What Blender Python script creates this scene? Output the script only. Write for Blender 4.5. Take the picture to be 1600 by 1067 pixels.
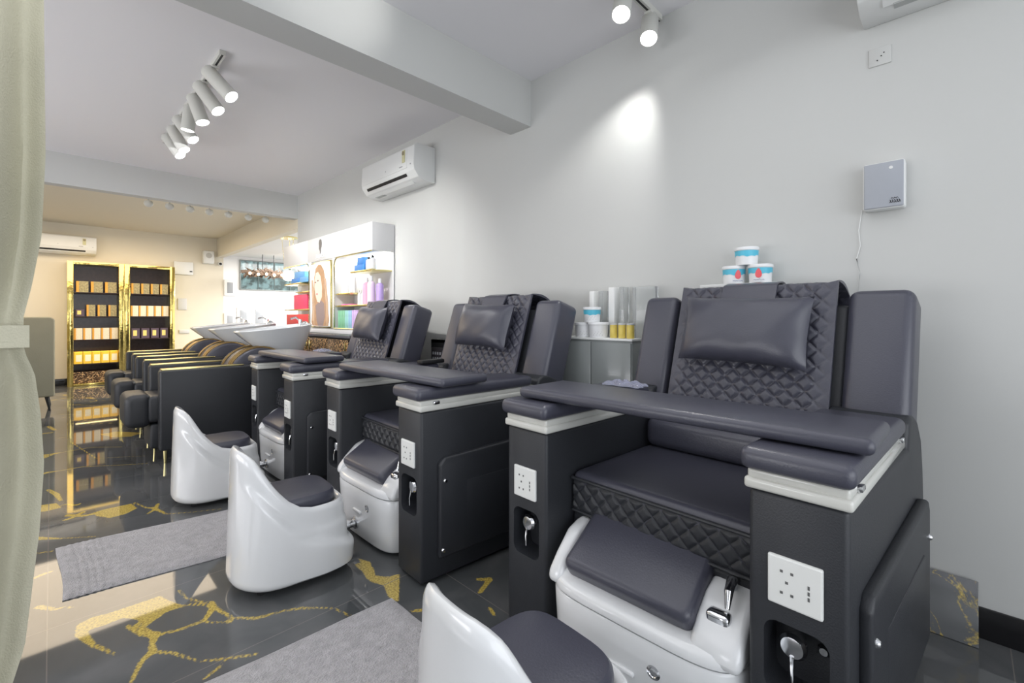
import bpy, bmesh, math, random
import numpy as np
from mathutils import Vector, Matrix
R = math.radians
rnd = random.Random(7)
scene = bpy.context.scene
C = scene.collection
for o in list(bpy.data.objects): bpy.data.objects.remove(o)

# ---------------------------------------------------------------- camera
A = math.atan(720 / 713); SA, CA = math.sin(A), math.cos(A); H = 1.1
cam_d = bpy.data.cameras.new('camera'); cam = bpy.data.objects.new('camera', cam_d); C.objects.link(cam)
cam.location = (0, 0, H); cam.rotation_euler = (R(90), 0, -A)
cam_d.lens = 713 / 1600 * 36; cam_d.sensor_width = 36; cam_d.shift_y = -38.5 / 1600; cam_d.clip_start = 0.02
scene.camera = cam

# ---------------------------------------------------------------- world, exposure, large lights
w = bpy.data.worlds.new('world'); scene.world = w; w.use_nodes = True
bg = w.node_tree.nodes['Background']; bg.inputs[0].default_value = (0.86, 0.93, 1.0, 1); bg.inputs[1].default_value = 1.0
vs = scene.view_settings
vs.view_transform = 'Standard'; vs.look = 'None'; vs.gamma = 1; vs.use_curve_mapping = False; vs.exposure = -0.28

def lamp(kind, name, loc, energy, color=(1, 1, 1), aim=None, **kw):
    d = bpy.data.lights.new(name, kind); d.energy = energy; d.color = color
    for k, v in kw.items(): setattr(d, k, v)
    o = bpy.data.objects.new(name, d); C.objects.link(o); o.location = loc
    if aim is not None:
        o.rotation_euler = (Vector(aim) - Vector(loc)).to_track_quat('-Z', 'Y').to_euler()
    return o
# daylight through the shopfront behind the camera; added upward ceiling fill on the left
lamp('AREA', 'daylight_shopfront', (-0.4, -2.45, 1.35), 100, (0.93, 0.96, 1.0), aim=(-0.4, 1.2, 2.5), shape='RECTANGLE', size=4.6, size_y=2.2)
lamp('AREA', 'side_ceiling_fill', (-2.85, 3.4, 1.2), 185, (0.96, 0.96, 1.0), aim=(-0.9, 3.4, 2.67), shape='RECTANGLE', size=5.0, size_y=1.8)
# added overhead fill without fixtures in the front bay and the middle bay
lamp('AREA', 'overhead_fill_front', (-0.2, 0.6, 2.6), 42, (0.97, 0.98, 1.0), aim=(-0.5, 0.2, 0), shape='RECTANGLE', size=3.4, size_y=3.0)
lamp('AREA', 'overhead_fill_middle', (-0.2, 4.0, 2.6), 42, (0.97, 0.97, 1.0), aim=(-0.6, 4.2, 0), shape='RECTANGLE', size=3.0, size_y=3.0)
# warm light in the rear room, cool white light in the side room
lamp('AREA', 'rear_room_light', (-0.2, 8.3, 2.5), 125, (1.0, 0.82, 0.60), aim=(-0.2, 8.3, 0), shape='RECTANGLE', size=3.5, size_y=2.5)
lamp('AREA', 'side_room_light', (3.9, 8.2, 2.25), 300, (1.0, 0.97, 0.93), aim=(3.9, 8.2, 0), shape='RECTANGLE', size=2.0, size_y=2.6)

# ---------------------------------------------------------------- materials
MATS = {}
def mat(name, col, rough=0.5, metal=0.0, bump=0.0, bscale=60.0, var=0.0, vscale=8.0, coat=0.0, emit=None, estr=0.0, trans=0.0, alpha=1.0, ior=1.45, spec=0.5, sheen=0.0):
    if name in MATS: return MATS[name]
    m = bpy.data.materials.new(name); m.use_nodes = True; nt = m.node_tree; b = nt.nodes['Principled BSDF']
    b.inputs['Base Color'].default_value = (*col, 1); b.inputs['Roughness'].default_value = rough
    b.inputs['Metallic'].default_value = metal; b.inputs['Coat Weight'].default_value = coat; b.inputs['Coat Roughness'].default_value = 0.08
    b.inputs['Transmission Weight'].default_value = trans; b.inputs['Alpha'].default_value = alpha; b.inputs['IOR'].default_value = ior
    b.inputs['Specular IOR Level'].default_value = spec; b.inputs['Sheen Weight'].default_value = sheen
    if emit: b.inputs['Emission Color'].default_value = (*emit, 1); b.inputs['Emission Strength'].default_value = estr
    tc = nt.nodes.new('ShaderNodeTexCoord')
    if var:
        n = nt.nodes.new('ShaderNodeTexNoise'); n.inputs['Scale'].default_value = vscale; n.inputs['Detail'].default_value = 4
        nt.links.new(tc.outputs['Object'], n.inputs['Vector'])
        mx = nt.nodes.new('ShaderNodeMix'); mx.data_type = 'RGBA'
        mx.inputs[6].default_value = (*[max(0, c * (1 - var)) for c in col], 1); mx.inputs[7].default_value = (*[min(1, c * (1 + var)) for c in col], 1)
        nt.links.new(n.outputs['Fac'], mx.inputs[0]); nt.links.new(mx.outputs[2], b.inputs['Base Color'])
    if bump:
        n = nt.nodes.new('ShaderNodeTexNoise'); n.inputs['Scale'].default_value = bscale; n.inputs['Detail'].default_value = 3
        nt.links.new(tc.outputs['Object'], n.inputs['Vector'])
        bp = nt.nodes.new('ShaderNodeBump'); bp.inputs['Strength'].default_value = bump; bp.inputs['Distance'].default_value = 0.01
        nt.links.new(n.outputs['Fac'], bp.inputs['Height']); nt.links.new(bp.outputs['Normal'], b.inputs['Normal'])
    MATS[name] = m; return m
WALL = mat('wall_paint', (0.56, 0.565, 0.55), 0.75, var=0.015, vscale=1.5)
CEIL = mat('ceiling_paint', (0.80, 0.79, 0.81), 0.8, var=0.01, vscale=1.0)
BACKW = mat('rear_wall_paint', (0.72, 0.67, 0.56), 0.75, var=0.01)
SIDEW = mat('side_room_paint', (0.85, 0.85, 0.85), 0.7, var=0.01)
LEATHER = mat('black_leather', (0.024, 0.026, 0.031), 0.44, bump=0.10, bscale=260, spec=0.55, var=0.12, vscale=3)
LEATHER_LIT = mat('black_leather_lit', (0.056, 0.057, 0.078), 0.33, bump=0.08, bscale=220, spec=0.7, var=0.10, vscale=3)  # same black leather, base lightened and blued to imitate sheen from overhead light
CREAM = mat('silver_cream_moulding', (0.62, 0.62, 0.58), 0.22, coat=0.6, var=0.03)
WPLAST = mat('white_gloss_plastic', (0.72, 0.73, 0.74), 0.22, coat=0.7, var=0.01, vscale=3)
CERAM = mat('white_ceramic', (0.70, 0.72, 0.74), 0.12, coat=0.8, var=0.01)
WMATT = mat('white_matt_plastic', (0.74, 0.75, 0.74), 0.45, var=0.015)
CHROME = mat('chrome', (0.72, 0.73, 0.75), 0.10, 1.0, var=0.05, vscale=20)
DARK = mat('dark_plastic', (0.012, 0.012, 0.013), 0.5, var=0.1)
GOLD = mat('polished_gold', (0.83, 0.66, 0.22), 0.12, 1.0, bump=0.25, bscale=14, var=0.1)
GOLDT = mat('gold_trim', (0.88, 0.78, 0.38), 0.16, 1.0, bump=0.05, bscale=10, var=0.05)
SOCKW = mat('socket_white', (0.78, 0.79, 0.77), 0.35, var=0.01)
TILE = mat('skirting_black_granite', (0.008, 0.008, 0.009), 0.12, var=0.4, vscale=30)
RUG = mat('grey_towel_pile', (0.40, 0.385, 0.40), 0.95, bump=1.0, bscale=170, var=0.45, vscale=38, sheen=0.4)
CURT = mat('curtain_fabric', (0.52, 0.50, 0.385), 0.8, bump=0.25, bscale=180, var=0.10, vscale=5)
KHAKI = mat('khaki_upholstery', (0.27, 0.26, 0.19), 0.75, bump=0.2, bscale=150, var=0.06)
LED = mat('lamp_face', (1, 1, 1), 0.5, emit=(1.0, 0.99, 0.96), estr=14, var=0.0)
LAMPW = mat('lamp_body_white', (0.60, 0.60, 0.56), 0.4, var=0.02)
STRIP = mat('led_strip', (1, 1, 1), 0.5, emit=(1.0, 0.97, 0.93), estr=42)

def flat(name, col, rough=0.4, **k): return mat(name, col, rough, var=k.pop('var', 0.04), vscale=20, **k)

# ---------------------------------------------------------------- mesh helpers
def bm_new(): return bmesh.new()
def rbox(bm, lo, hi, bev=0.0, seg=2, M=None, mi=0):
    lo, hi = Vector(lo), Vector(hi); c = (lo + hi) / 2; s = hi - lo
    t = bmesh.new(); bmesh.ops.create_cube(t, size=1)
    for v in t.verts: v.co = Vector((v.co.x * s.x, v.co.y * s.y, v.co.z * s.z)) + c
    if bev: bmesh.ops.bevel(t, geom=t.edges[:] , offset=min(bev, min(s) * 0.49), segments=seg, profile=0.5, affect='EDGES', clamp_overlap=True)
    if M: bmesh.ops.transform(t, matrix=M, verts=t.verts)
    merge(bm, t, mi)
def merge(bm, t, mi=0):
    for f in t.faces: f.material_index = mi
    me = bpy.data.meshes.new('tmp'); t.to_mesh(me); t.free(); bm.from_mesh(me); bpy.data.meshes.remove(me)
def prism(bm, prof, y0, y1, bev=0.0, seg=2, axis='y', mi=0, M=None):
    """prof: list of (a,b); axis y: (x,z); axis x: (y,z); axis z: (x,y)"""
    t = bmesh.new()
    def P(a, b, c): return (a, c, b) if axis == 'y' else ((c, a, b) if axis == 'x' else (a, b, c))
    v0 = [t.verts.new(P(a, b, y0)) for a, b in prof]; v1 = [t.verts.new(P(a, b, y1)) for a, b in prof]
    n = len(prof); t.faces.new(v0); t.faces.new(list(reversed(v1)))
    for i in range(n): t.faces.new([v0[i], v1[i], v1[(i + 1) % n], v0[(i + 1) % n]])
    bmesh.ops.recalc_face_normals(t, faces=t.faces)
    if bev:
        es = [e for e in t.edges if e.calc_face_angle(0) > R(22)]
        bmesh.ops.bevel(t, geom=es, offset=bev, segments=seg, profile=0.5, affect='EDGES', clamp_overlap=True)
    if M: bmesh.ops.transform(t, matrix=M, verts=t.verts)
    merge(bm, t, mi)
def lathe(bm, prof, c=(0, 0, 0), n=24, M=None, mi=0):
    t = bmesh.new(); rings = []
    for r, z in prof:
        rings.append([t.verts.new((r * math.cos(2 * math.pi * i / n), r * math.sin(2 * math.pi * i / n), z)) for i in range(n)] if r > 1e-6 else [t.verts.new((0, 0, z))])
    for a, b in zip(rings, rings[1:]):
        for i in range(n):
            j = (i + 1) % n
            if len(a) == 1 and len(b) == 1: continue
            if len(a) == 1: t.faces.new([a[0], b[i], b[j]])
            elif len(b) == 1: t.faces.new([a[i], b[0], a[j]])
            else: t.faces.new([a[i], b[i], b[j], a[j]])
    bmesh.ops.recalc_face_normals(t, faces=t.faces)
    MM = Matrix.Translation(c) @ (M if M else Matrix.Identity(4))
    bmesh.ops.transform(t, matrix=MM, verts=t.verts); merge(bm, t, mi)
def rot_to(d): return Vector(d).to_track_quat('Z', 'Y').to_matrix().to_4x4()
def cyl(bm, a, b, r, n=16, r2=None, mi=0):
    a, b = Vector(a), Vector(b); L = (b - a).length; r2 = r if r2 is None else r2
    lathe(bm, [(0, 0), (r, 0), (r2, L), (0, L)], a, n, rot_to(b - a), mi)
def tube(bm, pts, r, n=8, mi=0):
    pts = [Vector(p) for p in pts]; t = bmesh.new(); rings = []
    for i, p in enumerate(pts):
        d = (pts[min(i + 1, len(pts) - 1)] - pts[max(i - 1, 0)]).normalized(); m = rot_to(d).to_3x3()
        rr = r[i] if isinstance(r, (list, tuple)) else r
        rings.append([t.verts.new(p + m @ Vector((rr * math.cos(2 * math.pi * k / n), rr * math.sin(2 * math.pi * k / n), 0))) for k in range(n)])
    for a, b in zip(rings, rings[1:]):
        for k in range(n): t.faces.new([a[k], b[k], b[(k + 1) % n], a[(k + 1) % n]])
    t.faces.new(rings[0]); t.faces.new(rings[-1]); bmesh.ops.recalc_face_normals(t, faces=t.faces); merge(bm, t, mi)
def loft(bm, rings, cap0=True, cap1=True, mi=0, closed=True):
    t = bmesh.new(); rv = [[t.verts.new(p) for p in r] for r in rings]; n = len(rings[0])
    for a, b in zip(rv, rv[1:]):
        for k in range(n if closed else n - 1): t.faces.new([a[k], b[k], b[(k + 1) % n], a[(k + 1) % n]])
    if cap0: t.faces.new(rv[0])
    if cap1: t.faces.new(rv[-1])
    bmesh.ops.recalc_face_normals(t, faces=t.faces); merge(bm, t, mi)
def sheet(bm, P, N, nu, nv, thick, mi=0):
    """closed thin solid over the surface P(u,v); N gives the thickness direction"""
    t = bmesh.new(); a = []; b = []
    for i in range(nu + 1):
        ra = []; rb = []
        for j in range(nv + 1):
            u, v = i / nu, j / nv; p = Vector(P(u, v)); ra.append(t.verts.new(p)); rb.append(t.verts.new(p - Vector(N(u, v)) * thick))
        a.append(ra); b.append(rb)
    for i in range(nu):
        for j in range(nv):
            t.faces.new([a[i][j], a[i + 1][j], a[i + 1][j + 1], a[i][j + 1]]); t.faces.new([b[i][j], b[i][j + 1], b[i + 1][j + 1], b[i + 1][j]])
    for i in range(nu):
        t.faces.new([a[i][0], b[i][0], b[i + 1][0], a[i + 1][0]]); t.faces.new([a[i][nv], a[i + 1][nv], b[i + 1][nv], b[i][nv]])
    for j in range(nv):
        t.faces.new([a[0][j], a[0][j + 1], b[0][j + 1], b[0][j]]); t.faces.new([a[nu][j], b[nu][j], b[nu][j + 1], a[nu][j + 1]])
    bmesh.ops.recalc_face_normals(t, faces=t.faces); merge(bm, t, mi)
def obj(name, bm, mats, parent=None, label=None, smooth=True, ang=40):
    me = bpy.data.meshes.new(name); bm.to_mesh(me); bm.free()
    for m in (mats if isinstance(mats, (list, tuple)) else [mats]): me.materials.append(m)
    if smooth:
        me.shade_smooth(); me.set_sharp_from_angle(angle=R(ang))
    o = bpy.data.objects.new(name, me); C.objects.link(o)
    if parent: o.parent = parent
    if label: o['label'] = label
    return o
def tag(o, label, cat, group=None):
    o['label'] = label; o['category'] = cat
    if group: o['group'] = group
    return o
def thing(name, label, cat, loc=(0, 0, 0), rotz=0, group=None):
    o = bpy.data.objects.new(name, None); C.objects.link(o); o.location = loc; o.rotation_euler = (0, 0, rotz); o.empty_display_size = 0.1
    return tag(o, label, cat, group)
def struct(name, bm, m, parent=None, **k):
    o = obj(name, bm, m, parent, **k)
    if not parent: o['kind'] = 'structure'
    return o
def dup(root, loc, rotz, label, group=None, name=None):
    def cp(o, par):
        c = o.copy(); C.objects.link(c); c.parent = par
        for ch in list(o.children): cp(ch, c)
        return c
    r = cp(root, None); r.location = loc; r.rotation_euler = (0, 0, rotz); r['label'] = label
    if group: r['group'] = group
    return r
def cut(o, cutter_bm):
    me = bpy.data.meshes.new('cutter'); cutter_bm.to_mesh(me); cutter_bm.free(); c = bpy.data.objects.new('cutter', me); C.objects.link(c); c.parent = o.parent
    md = o.modifiers.new('b', 'BOOLEAN'); md.object = c; md.operation = 'DIFFERENCE'; md.solver = 'EXACT'
    bpy.context.view_layer.update(); dg = bpy.context.evaluated_depsgraph_get()
    nm = bpy.data.meshes.new_from_object(o.evaluated_get(dg)); o.modifiers.remove(md)
    old = o.data; o.data = nm; nm.name = old.name; bpy.data.meshes.remove(old); bpy.data.objects.remove(c); bpy.data.meshes.remove(me)
    nm.set_sharp_from_angle(angle=R(40))
def ray(px):
    t = (px - 800) / 713; return SA + t * CA, CA - t * SA
def onfloor(px, py, z=0.0):
    d = 713 * (H - z) / (py - 495); x, y = ray(px); return d * x, d * y
def at_Y(px, py, Y):
    x, y = ray(px); d = Y / y; return d * x, H - (py - 495) * d / 713
def at_X(px, py, X):
    x, y = ray(px); d = X / x; return d * y, H - (py - 495) * d / 713

# ---------------------------------------------------------------- floor: black marble with gold veins
FX0, FX1, FY0, FY1 = -3.0, 5.4, -2.6, 10.4
def floor_field(nx, ny, X, Y):
    segs = []
    def line(pts, w, px=True):
        q = [onfloor(*p) if px else p for p in pts]
        ws = w if isinstance(w, (list, tuple)) else [w] * len(q)
        for i in range(len(q) - 1): segs.append((q[i], q[i + 1], ws[i] + .0015, ws[i + 1] + .0015))
    # veins placed where the photograph shows them
    polys = [[onfloor(*p) for p in q] for q in (
        [(170, 958), (200, 948), (250, 931), (265, 939), (290, 947), (262, 955), (240, 970), (228, 979), (214, 968), (192, 965), (165, 976), (135, 985), (122, 976), (142, 965)],
        [(146, 801), (165, 795), (205, 787), (214, 794), (196, 803), (172, 809), (150, 806)], [(42, 801), (50, 791), (88, 786), (96, 793), (70, 799)],
        [(560, 872), (578, 878), (586, 899), (612, 902), (624, 903), (623, 935), (612, 934), (604, 916), (578, 908)], [(158, 679), (180, 674), (222, 676), (205, 682), (175, 683)], [(55, 712), (92, 707), (70, 716)])]
    line([(128, 975), (127, 990), (145, 1008), (160, 1013), (178, 1022)], [.012, .014, .006, .005, .003])
    line([(215, 975), (232, 990), (243, 992), (238, 1005), (238, 1018)], [.004, .012, .014, .006, .010])
    line([(200, 978), (222, 992)], .006); line([(238, 1018), (222, 1032), (210, 1055), (205, 1067)], [.012, .006, .004, .004])
    line([(243, 992), (280, 984), (320, 969), (333, 948), (330, 940)], [.006, .006, .006, .010, .006])
    line([(290, 945), (320, 945), (333, 948), (363, 965), (360, 972), (322, 972)], [.003, .003, .007, .004, .004, .003])
    line([(280, 922), (290, 934), (320, 942)], [.003, .003, .004]); line([(363, 965), (400, 966), (440, 955), (470, 950), (520, 950), (548, 962)], [.004, .007, .004, .006, .002, .003])
    line([(238, 1018), (270, 1020), (310, 1033), (345, 1030), (400, 1022)], [.006, .005, .002, .005, .004])
    line([(345, 1040), (320, 1060)], [.004, .003])
    line([(560, 882), (575, 890), (580, 902), (605, 908), (620, 900)], [.012, .022, .016, .024, .012]); line([(605, 905), (612, 930), (620, 938)], [.02, .012, .006])
    line([(640, 955), (660, 953), (685, 954)], [.003, .008, .004]); line([(745, 905), (765, 905), (758, 915), (750, 925)], [.006, .012, .008, .008])
    line([(765, 950), (772, 960)], .005)
    line([(60, 948), (85, 952), (105, 948), (112, 950)], [.010, .006, .003, .004]); line([(40, 867), (82, 861)], .004); line([(50, 905), (65, 898), (80, 893)], [.004, .008, .006])
    line([(105, 805), (130, 806), (150, 802)], [.012, .010, .012]); line([(102, 812), (110, 810), (130, 800)], .010)
    line([(210, 785), (228, 793), (243, 794), (247, 787)], [.003, .004, .009, .006]); line([(230, 803), (243, 795), (260, 803), (300, 800), (345, 795)], [.003, .009, .004, .003, .003])
    line([(88, 793), (100, 788), (120, 789), (125, 787)], [.002, .002, .008, .006]); line([(75, 765), (88, 772), (95, 782)], [.008, .012, .006])
    line([(60, 742), (75, 738), (90, 736)], [.016, .018, .006]); line([(90, 736), (130, 729), (180, 727), (230, 724)], .004)
    line([(58, 712), (90, 708)], .014); line([(90, 708), (140, 699), (190, 698)], .004)
    line([(160, 678), (185, 676), (218, 678)], [.02, .035, .012]); line([(55, 679), (80, 676)], .018); line([(75, 666), (86, 672)], .014)
    line([(60, 690), (100, 683), (160, 680)], .004); line([(110, 690), (150, 716), (230, 712)], .003)
    for k in range(11): # thin streaks by the gold cabinets
        y0 = 612 + k * 5; line([(92 + rnd.random() * 20, y0), (150, y0 - 1 + rnd.random() * 3), (200 + rnd.random() * 20, y0 - 3)], .009)
    line([(1440, 905), (1465, 895), (1455, 915)], .01); line([(1530, 1040), (1560, 1052), (1600, 1062)], [.014, .006, .004])
    # more veining where the frame does not reach or things stand in front
    r2 = random.Random(3)
    for k in range(46):
        x = r2.uniform(-2.9, 5.2); y = r2.choice([r2.uniform(-2.5, 0.9), r2.uniform(4.6, 10.2), r2.uniform(-2.5, 10.2)])
        if -0.3 < x < 1.6 and 0.9 < y < 6.5: continue
        a = r2.uniform(0, 6.28); pts = [(x, y)]
        for s in range(r2.randint(4, 8)):
            a += r2.uniform(-.7, .7); x += .16 * math.cos(a); y += .16 * math.sin(a); pts.append((x, y))
        line(pts, [r2.choice([.003, .004, .006, .02]) for _ in pts], False)
    F = np.full(X.shape, 0.3, dtype=np.float32)
    for (p, q, wa, wb) in segs:
        px, py = p; dx, dy = q[0] - px, q[1] - py; L = dx * dx + dy * dy + 1e-12
        m = (X > min(px, q[0]) - .3) & (X < max(px, q[0]) + .3) & (Y > min(py, q[1]) - .3) & (Y < max(py, q[1]) + .3)
        if not m.any(): continue
        xs, ys = X[m], Y[m]; t = np.clip(((xs - px) * dx + (ys - py) * dy) / L, 0, 1)
        d = np.hypot(xs - px - t * dx, ys - py - t * dy) - (wa + (wb - wa) * t); F[m] = np.minimum(F[m], d)
    for q in polys:
        n = len(q); ax = min(p[0] for p in q) - .1; bx = max(p[0] for p in q) + .1; ay = min(p[1] for p in q) - .1; by = max(p[1] for p in q) + .1
        m = (X > ax) & (X < bx) & (Y > ay) & (Y < by); xs, ys = X[m], Y[m]; D = np.full(xs.shape, 9.0); ins = np.zeros(xs.shape, bool)
        for i in range(n):
            (x1, y1), (x2, y2) = q[i], q[(i + 1) % n]; dx, dy = x2 - x1, y2 - y1; t = np.clip(((xs - x1) * dx + (ys - y1) * dy) / (dx * dx + dy * dy + 1e-12), 0, 1)
            D = np.minimum(D, np.hypot(xs - x1 - t * dx, ys - y1 - t * dy)); c = ((y1 > ys) != (y2 > ys)) & (xs < (x2 - x1) * (ys - y1) / (y2 - y1 + 1e-12) + x1); ins ^= c
        F[m] = np.minimum(F[m], np.where(ins, -D, D))
    return F
def make_floor():
    xs = np.concatenate([np.arange(FX0, -0.6, 0.08), np.arange(-0.6, 1.8, 0.012), np.arange(1.8, FX1 + .08, 0.08)])
    ys = np.concatenate([np.arange(FY0, 0.9, 0.08), np.arange(0.9, 5.6, 0.014), np.arange(5.6, FY1 + .05, 0.04)])
    nx, ny = len(xs), len(ys); X, Y = np.meshgrid(xs, ys); F = floor_field(nx, ny, X, Y)
    co = np.stack([X.ravel(), Y.ravel(), np.zeros(X.size)], 1).astype(np.float32)
    i = np.arange(ny - 1)[:, None] * nx + np.arange(nx - 1)[None, :]; i = i.ravel()
    q = np.stack([i, i + 1, i + nx + 1, i + nx], 1).astype(np.int32)
    me = bpy.data.meshes.new('floor'); me.vertices.add(len(co)); me.vertices.foreach_set('co', co.ravel())
    me.loops.add(q.size); me.loops.foreach_set('vertex_index', q.ravel()); me.polygons.add(len(q))
    me.polygons.foreach_set('loop_start', np.arange(0, q.size, 4, dtype=np.int32)); me.update(calc_edges=True); me.validate()
    at = me.attributes.new('vein', 'FLOAT', 'POINT'); at.data.foreach_set('value', F.ravel().astype(np.float32))
    o = bpy.data.objects.new('floor', me); C.objects.link(o); o['kind'] = 'structure'; me.materials.append(floor_mat())
    return o
def marble_base(nt, b, vein_socket, tc_out, amp=0.0075):
    N = nt.nodes.new; L = nt.links.new
    no = N('ShaderNodeTexNoise'); no.inputs['Scale'].default_value = 90; no.inputs['Detail'].default_value = 6; no.inputs['Roughness'].default_value = .7; L(tc_out, no.inputs['Vector'])
    m1 = N('ShaderNodeMath'); m1.operation = 'MULTIPLY_ADD'; m1.inputs[1].default_value = amp * 2; m1.inputs[2].default_value = -amp; L(no.outputs['Fac'], m1.inputs[0])
    m2 = N('ShaderNodeMath'); m2.operation = 'ADD'; L(vein_socket, m2.inputs[0]); L(m1.outputs[0], m2.inputs[1])
    mr = N('ShaderNodeMapRange'); mr.inputs['From Min'].default_value = 0.003; mr.inputs['From Max'].default_value = -0.002; L(m2.outputs[0], mr.inputs['Value'])
    gn = N('ShaderNodeTexNoise'); gn.inputs['Scale'].default_value = 140; gn.inputs['Detail'].default_value = 4; L(tc_out, gn.inputs['Vector'])
    cr = N('ShaderNodeValToRGB'); cr.color_ramp.elements[0].color = (.20, .13, .03, 1); cr.color_ramp.elements[0].position = .3; cr.color_ramp.elements[1].color = (.58, .44, .10, 1); cr.color_ramp.elements[1].position = .62; L(gn.outputs['Fac'], cr.inputs[0])
    bn = N('ShaderNodeTexNoise'); bn.inputs['Scale'].default_value = 2.2; bn.inputs['Detail'].default_value = 6; bn.inputs['Distortion'].default_value = 1.2; L(tc_out, bn.inputs['Vector'])
    bc = N('ShaderNodeValToRGB'); bc.color_ramp.elements[0].color = (.066, .071, .074, 1); bc.color_ramp.elements[0].position = .35; bc.color_ramp.elements[1].color = (.120, .120, .122, 1); bc.color_ramp.elements[1].position = .75; L(bn.outputs['Fac'], bc.inputs[0])
    mx = N('ShaderNodeMix'); mx.data_type = 'RGBA'; L(mr.outputs[0], mx.inputs[0]); L(bc.outputs[0], mx.inputs[6]); L(cr.outputs[0], mx.inputs[7])
    return mx
def floor_mat():
    m = bpy.data.materials.new('black_gold_marble_tiles'); m.use_nodes = True; nt = m.node_tree; b = nt.nodes['Principled BSDF']; N = nt.nodes.new; L = nt.links.new
    tc = N('ShaderNodeTexCoord'); at = N('ShaderNodeAttribute'); at.attribute_name = 'vein'
    mx = marble_base(nt, b, at.outputs['Fac'], tc.outputs['Object'])
    sp = N('ShaderNodeSeparateXYZ'); L(tc.outputs['Object'], sp.inputs[0])
    outs = []
    for ax, off, size in (('X', 1.19, 1.2), ('Y', 2.29, .6)):
        a = N('ShaderNodeMath'); a.operation = 'SUBTRACT'; L(sp.outputs[ax], a.inputs[0]); a.inputs[1].default_value = off
        p = N('ShaderNodeMath'); p.operation = 'PINGPONG'; L(a.outputs[0], p.inputs[0]); p.inputs[1].default_value = size / 2
        c = N('ShaderNodeMath'); c.operation = 'LESS_THAN'; L(p.outputs[0], c.inputs[0]); c.inputs[1].default_value = .0016; outs.append(c)
    g = N('ShaderNodeMath'); g.operation = 'MAXIMUM'; L(outs[0].outputs[0], g.inputs[0]); L(outs[1].outputs[0], g.inputs[1])
    m2 = N('ShaderNodeMix'); m2.data_type = 'RGBA'; L(g.outputs[0], m2.inputs[0]); L(mx.outputs[2], m2.inputs[6]); m2.inputs[7].default_value = (.16, .15, .14, 1)
    L(m2.outputs[2], b.inputs['Base Color']); b.inputs['Roughness'].default_value = .035; b.inputs['IOR'].default_value = 1.62; b.inputs['Specular IOR Level'].default_value = .5
    return m
make_floor()

# ---------------------------------------------------------------- room shell
W = 2.25; YL = 6.14; YB = 10.25; ZC = 2.67
def wallbox(name, lo, hi, m):
    bm = bm_new(); rbox(bm, lo, hi); return struct(name, bm, m, smooth=False)
wallbox('wall_right', (W, FY0, 0), (W + .12, YL, ZC), WALL)
wallbox('wall_left', (-3.1, FY0, 0), (-3, YB + .1, ZC), WALL)
wallbox('wall_back', (-3, YB, 0), (2.36, YB + .1, ZC), BACKW)
wallbox('wall_side_room_back', (2.36, YB, 0), (5.4, YB + .1, ZC), SIDEW)
wallbox('wall_side_room_right', (5.3, 5.5, 0), (5.4, YB, ZC), SIDEW)
wallbox('wall_side_room_front', (W + .12, 5.5, 0), (5.3, 5.6, ZC), SIDEW)
wallbox('ceiling', (-3.1, FY0, ZC), (W + .12, YL + .12, ZC + .1), CEIL)
wallbox('ceiling_rear', (-3.1, YL + .12, 2.60), (W + .12, YB + .1, 2.72), BACKW)
wallbox('ceiling_side_room', (W + .12, 5.5, 2.30), (5.4, YB + .1, 2.42), SIDEW)
wallbox('trim_lintel', (-3, YL, 2.37), (W, YL + .12, ZC), WALL)
wallbox('trim_beam_front', (-3, 2.05, 2.365), (W, 2.24, ZC), WALL)
wallbox('trim_beam_opening', (W, YL, 2.25), (W + .11, YB, 2.6), BACKW)
# shopfront behind the camera: a framed wide window the daylight comes through
bm = bm_new()
for a, b in (((-3, -2.6, 0), (2.25, -2.5, .12)), ((-3, -2.6, 2.55), (2.25, -2.5, ZC)), ((-3, -2.6, .12), (-2.9, -2.5, 2.55)), ((2.15, -2.6, .12), (2.25, -2.5, 2.55)), ((-.9, -2.6, .12), (-.82, -2.5, 2.55)), ((1.0, -2.6, .12), (1.08, -2.5, 2.55))): rbox(bm, a, b)
struct('window_1', bm, DARK, smooth=False)
for nm, lo, hi in (('baseboard_right', (W - .012, FY0, 0), (W, YL, .105)), ('baseboard_back', (-3, YB - .012, 0), (W, YB, .11))):
    bm = bm_new(); rbox(bm, lo, hi, .002); struct(nm, bm, TILE)

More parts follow.
